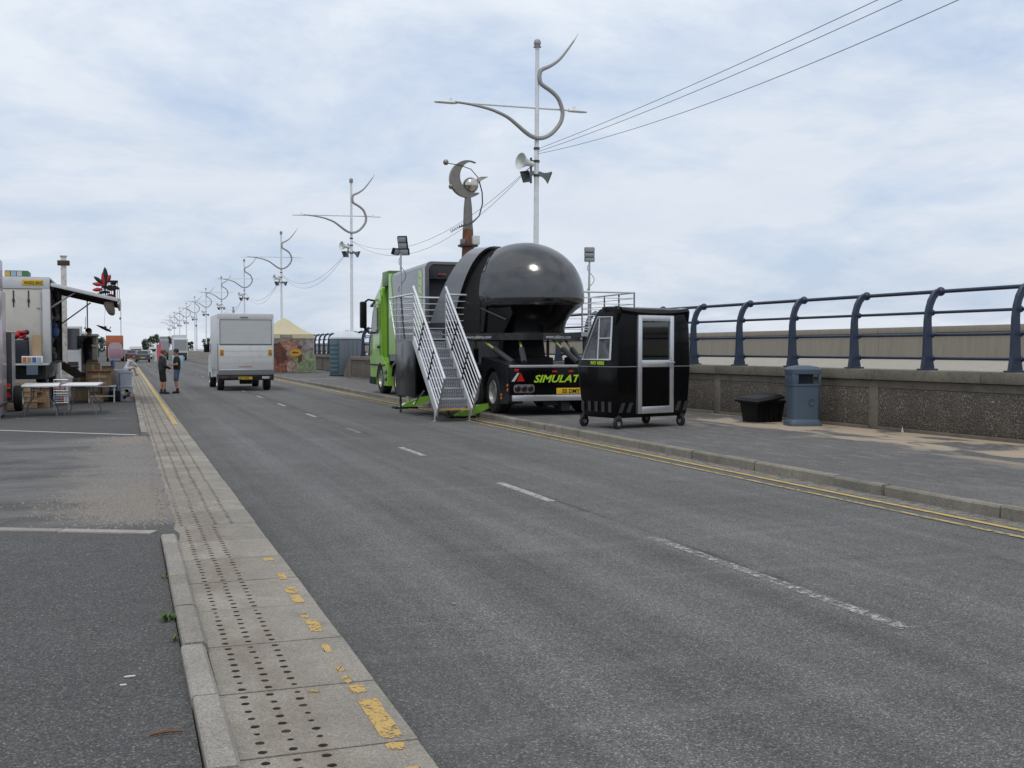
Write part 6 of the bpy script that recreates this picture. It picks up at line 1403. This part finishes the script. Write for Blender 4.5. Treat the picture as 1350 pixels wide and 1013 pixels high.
for x, y, h in ((-5.0, 160, 6.0), (-.5, 165, 8.0), (12.6, 150, 6.5), (10.4, 175, 7.0)):
    t = thing('slim_pole', 'slim grey pole rising far down the seafront', 'pole', (x, y, 0), 0, 'slim far poles'); b = B(); b.cyl((0, 0, 0), (0, 0, h), .06, .045, n=8); b.obj('shaft', 'galvanised', t); b = B(); b.box(-.2, .05, -.1, .1, h * .72, h * .76, .02); b.obj('fitting', 'horn_grey', t)
t = thing('roof_gull', 'gull perched on the roof of the white box van', 'bird', (4.05, 44.6, 3.0))
b = B(); b.loft([[(x * k, y_ + dy, z + dz) for x, z in [(.05 * math.cos(a), .06 * math.sin(a)) for a in [2 * math.pi * j / 10 for j in range(10)]]] for k, y_, dy, z_, dz in ((.1, 0, -.14, 0, .10), (.8, 0, -.08, 0, .12), (1.1, 0, 0, 0, .13), (.8, 0, .07, 0, .17), (.5, 0, .10, 0, .22))]); b.sph((0, .11, .27), .04, n=10); b.cyl((0, .14, .27), (0, .19, .26), .012, .003, n=6); b.cyl((.02, 0, 0), (.02, 0, .1), .006, n=5); b.cyl((-.02, 0, 0), (-.02, 0, .1), .006, n=5); b.obj('body', 'far_grey', t)

# ================================================================== SMALL GROUND DETAIL
b = B()
for k in range(4200):
    x = .36 - abs(random.gauss(0, .45)); y = random.choice([random.gauss(12.6, .9), random.gauss(12.4, .5), random.gauss(11.2, .4), random.gauss(20.5, .5), random.uniform(10.4, 21)])
    if not 10.2 < y < 21.2 or x < -2.5: continue
    s_ = random.uniform(.004, .017); a = random.random() * 6
    x = min(x, .40)
    b._add([(x + s_ * math.cos(a + q), y + s_ * math.sin(a + q) * random.uniform(.7, 1), .05 + (.0 if i_ == 0 else s_ * .9)) if i_ == 0 else (x, y, .05 + s_) for i_ in (0, 1) for q in ((0, 1.57, 3.14, 4.71) if i_ == 0 else (0,))], [(0, 1, 4), (1, 2, 4), (2, 3, 4), (3, 0, 4)])
for k in range(700):
    x = .4 + abs(random.gauss(0, .22)); y = random.gauss(12.3, .6); s_ = random.uniform(.004, .012); a = random.random() * 6
    b._add([(x + s_ * math.cos(a + q), y + s_ * math.sin(a + q), .03) for q in (0, 1.57, 3.14, 4.71)] + [(x, y, .03 + s_)], [(0, 1, 4), (1, 2, 4), (2, 3, 4), (3, 0, 4)])
gr_ = b.obj('gravel', 'grit_stone', None, 0); gr_['kind'] = 'stuff'
b = B()
for k in range(700):
    x = random.uniform(-2.5, 0.2); y = random.uniform(3, 9.8); s_ = random.uniform(.002, .007); a = random.random() * 6
    b._add([(x + s_ * math.cos(a + q), y + s_ * math.sin(a + q), .05) for q in (0, 1.57, 3.14, 4.71)] + [(x, y, .05 + s_ * .7)], [(0, 1, 4), (1, 2, 4), (2, 3, 4), (3, 0, 4)])
for k in range(500):
    x = random.uniform(7.74, 7.99); y = random.uniform(3, 30); s_ = random.uniform(.003, .009); a = random.random() * 6
    b._add([(x + s_ * math.cos(a + q), y + s_ * math.sin(a + q), .004) for q in (0, 1.57, 3.14, 4.71)] + [(x, y, .004 + s_ * .7)], [(0, 1, 4), (1, 2, 4), (2, 3, 4), (3, 0, 4)])
g2 = b.obj('loose_grit', 'grit_stone', None, 0); g2['kind'] = 'stuff'
def weed(lab, x, y, n, r):
    t = thing('weed', lab, 'weed', (x, y, G), 0); b = B()
    for k in range(n):
        a = random.random() * 6.28; L = random.uniform(.4, 1) * r; el = random.uniform(.2, 1.1); d = Vector((math.cos(a) * math.cos(el), math.sin(a) * math.cos(el), math.sin(el))); s_ = Vector((-math.sin(a), math.cos(a), 0)) * L * .16; p = Vector((random.uniform(-1, 1) * r * .5, random.uniform(-1, 1) * r * .9, 0))
        b._add([tuple(p), tuple(p + d * L * .5 + s_), tuple(p + d * L), tuple(p + d * L * .5 - s_)], [(0, 1, 2, 3)])
    o = b.obj('leaves', 'weed_green', t, 0, False); o['kind'] = 'stuff'; b = B(); b.cyl((0, 0, 0), (.01, 0, r * .3), .003, n=5); b.obj('stem', 'weed_green', t)
weed('bushy green weed in the joint behind the kerb', .235, 6.75, 50, .07); weed('small green weed where kerb meets tarmac by the entrance', .245, 8.0, 16, .045); weed('straggling low weed between the kerb and the car park', .245, 6.25, 18, .045)
b = B(); b.tube([(0, 0, .012), (.06, .01, .016), (.13, .005, .012)], [.006, .008, .004], 6); o = b.obj('twig', 'twig_brown', None); o.location = (.08, 4.72, G); tag(o, 'short brown twig lying beside the kerb', 'twig')
for (x, y, l, lab) in ((-.02, 5.62, .05, 'white cigarette end lying on the car park tarmac'), (-.04, 5.5, .03, 'small white paper scrap lying on the car park tarmac')):
    b = B(); b.tube([(0, 0, .006), (l, .004, .006)], .005, 8) if l > .04 else b.box(0, l, 0, .012, 0, .004); o = b.obj('litter', 'paper_white', None); o.location = (x, y, G); tag(o, lab, 'litter')
b = B(); b.loft([[(-.03, -.01, 0), (.04, -.02, 0), (.03, .02, 0), (-.03, .02, 0)], [(-.02, 0, .12), (.02, -.01, .1), (.02, .01, .12), (-.01, .01, .12)], [(-.005, 0, .2), (.01, 0, .19), (.008, .005, .2), (0, .005, .2)]]); o = b.obj('litter', 'paper_white', None, 0); o.location = (13.42, 16.6, .12); o.scale = (.5, .5, .55); tag(o, 'crumpled white paper standing against the foot of the wall', 'litter')
for k in range(5):
    x, y = random.uniform(1.6, 7.2), random.uniform(5, 20); s_ = random.uniform(.008, .016)
    b = B(); b.sph((0, 0, s_ * .6), s_, 1, 1, .6, n=8); o = b.obj('pebble', 'grit_stone', None); o.location = (x, y, 0); tag(o, 'small pale pebble lying on the road', 'pebble', 'pebbles on the road')
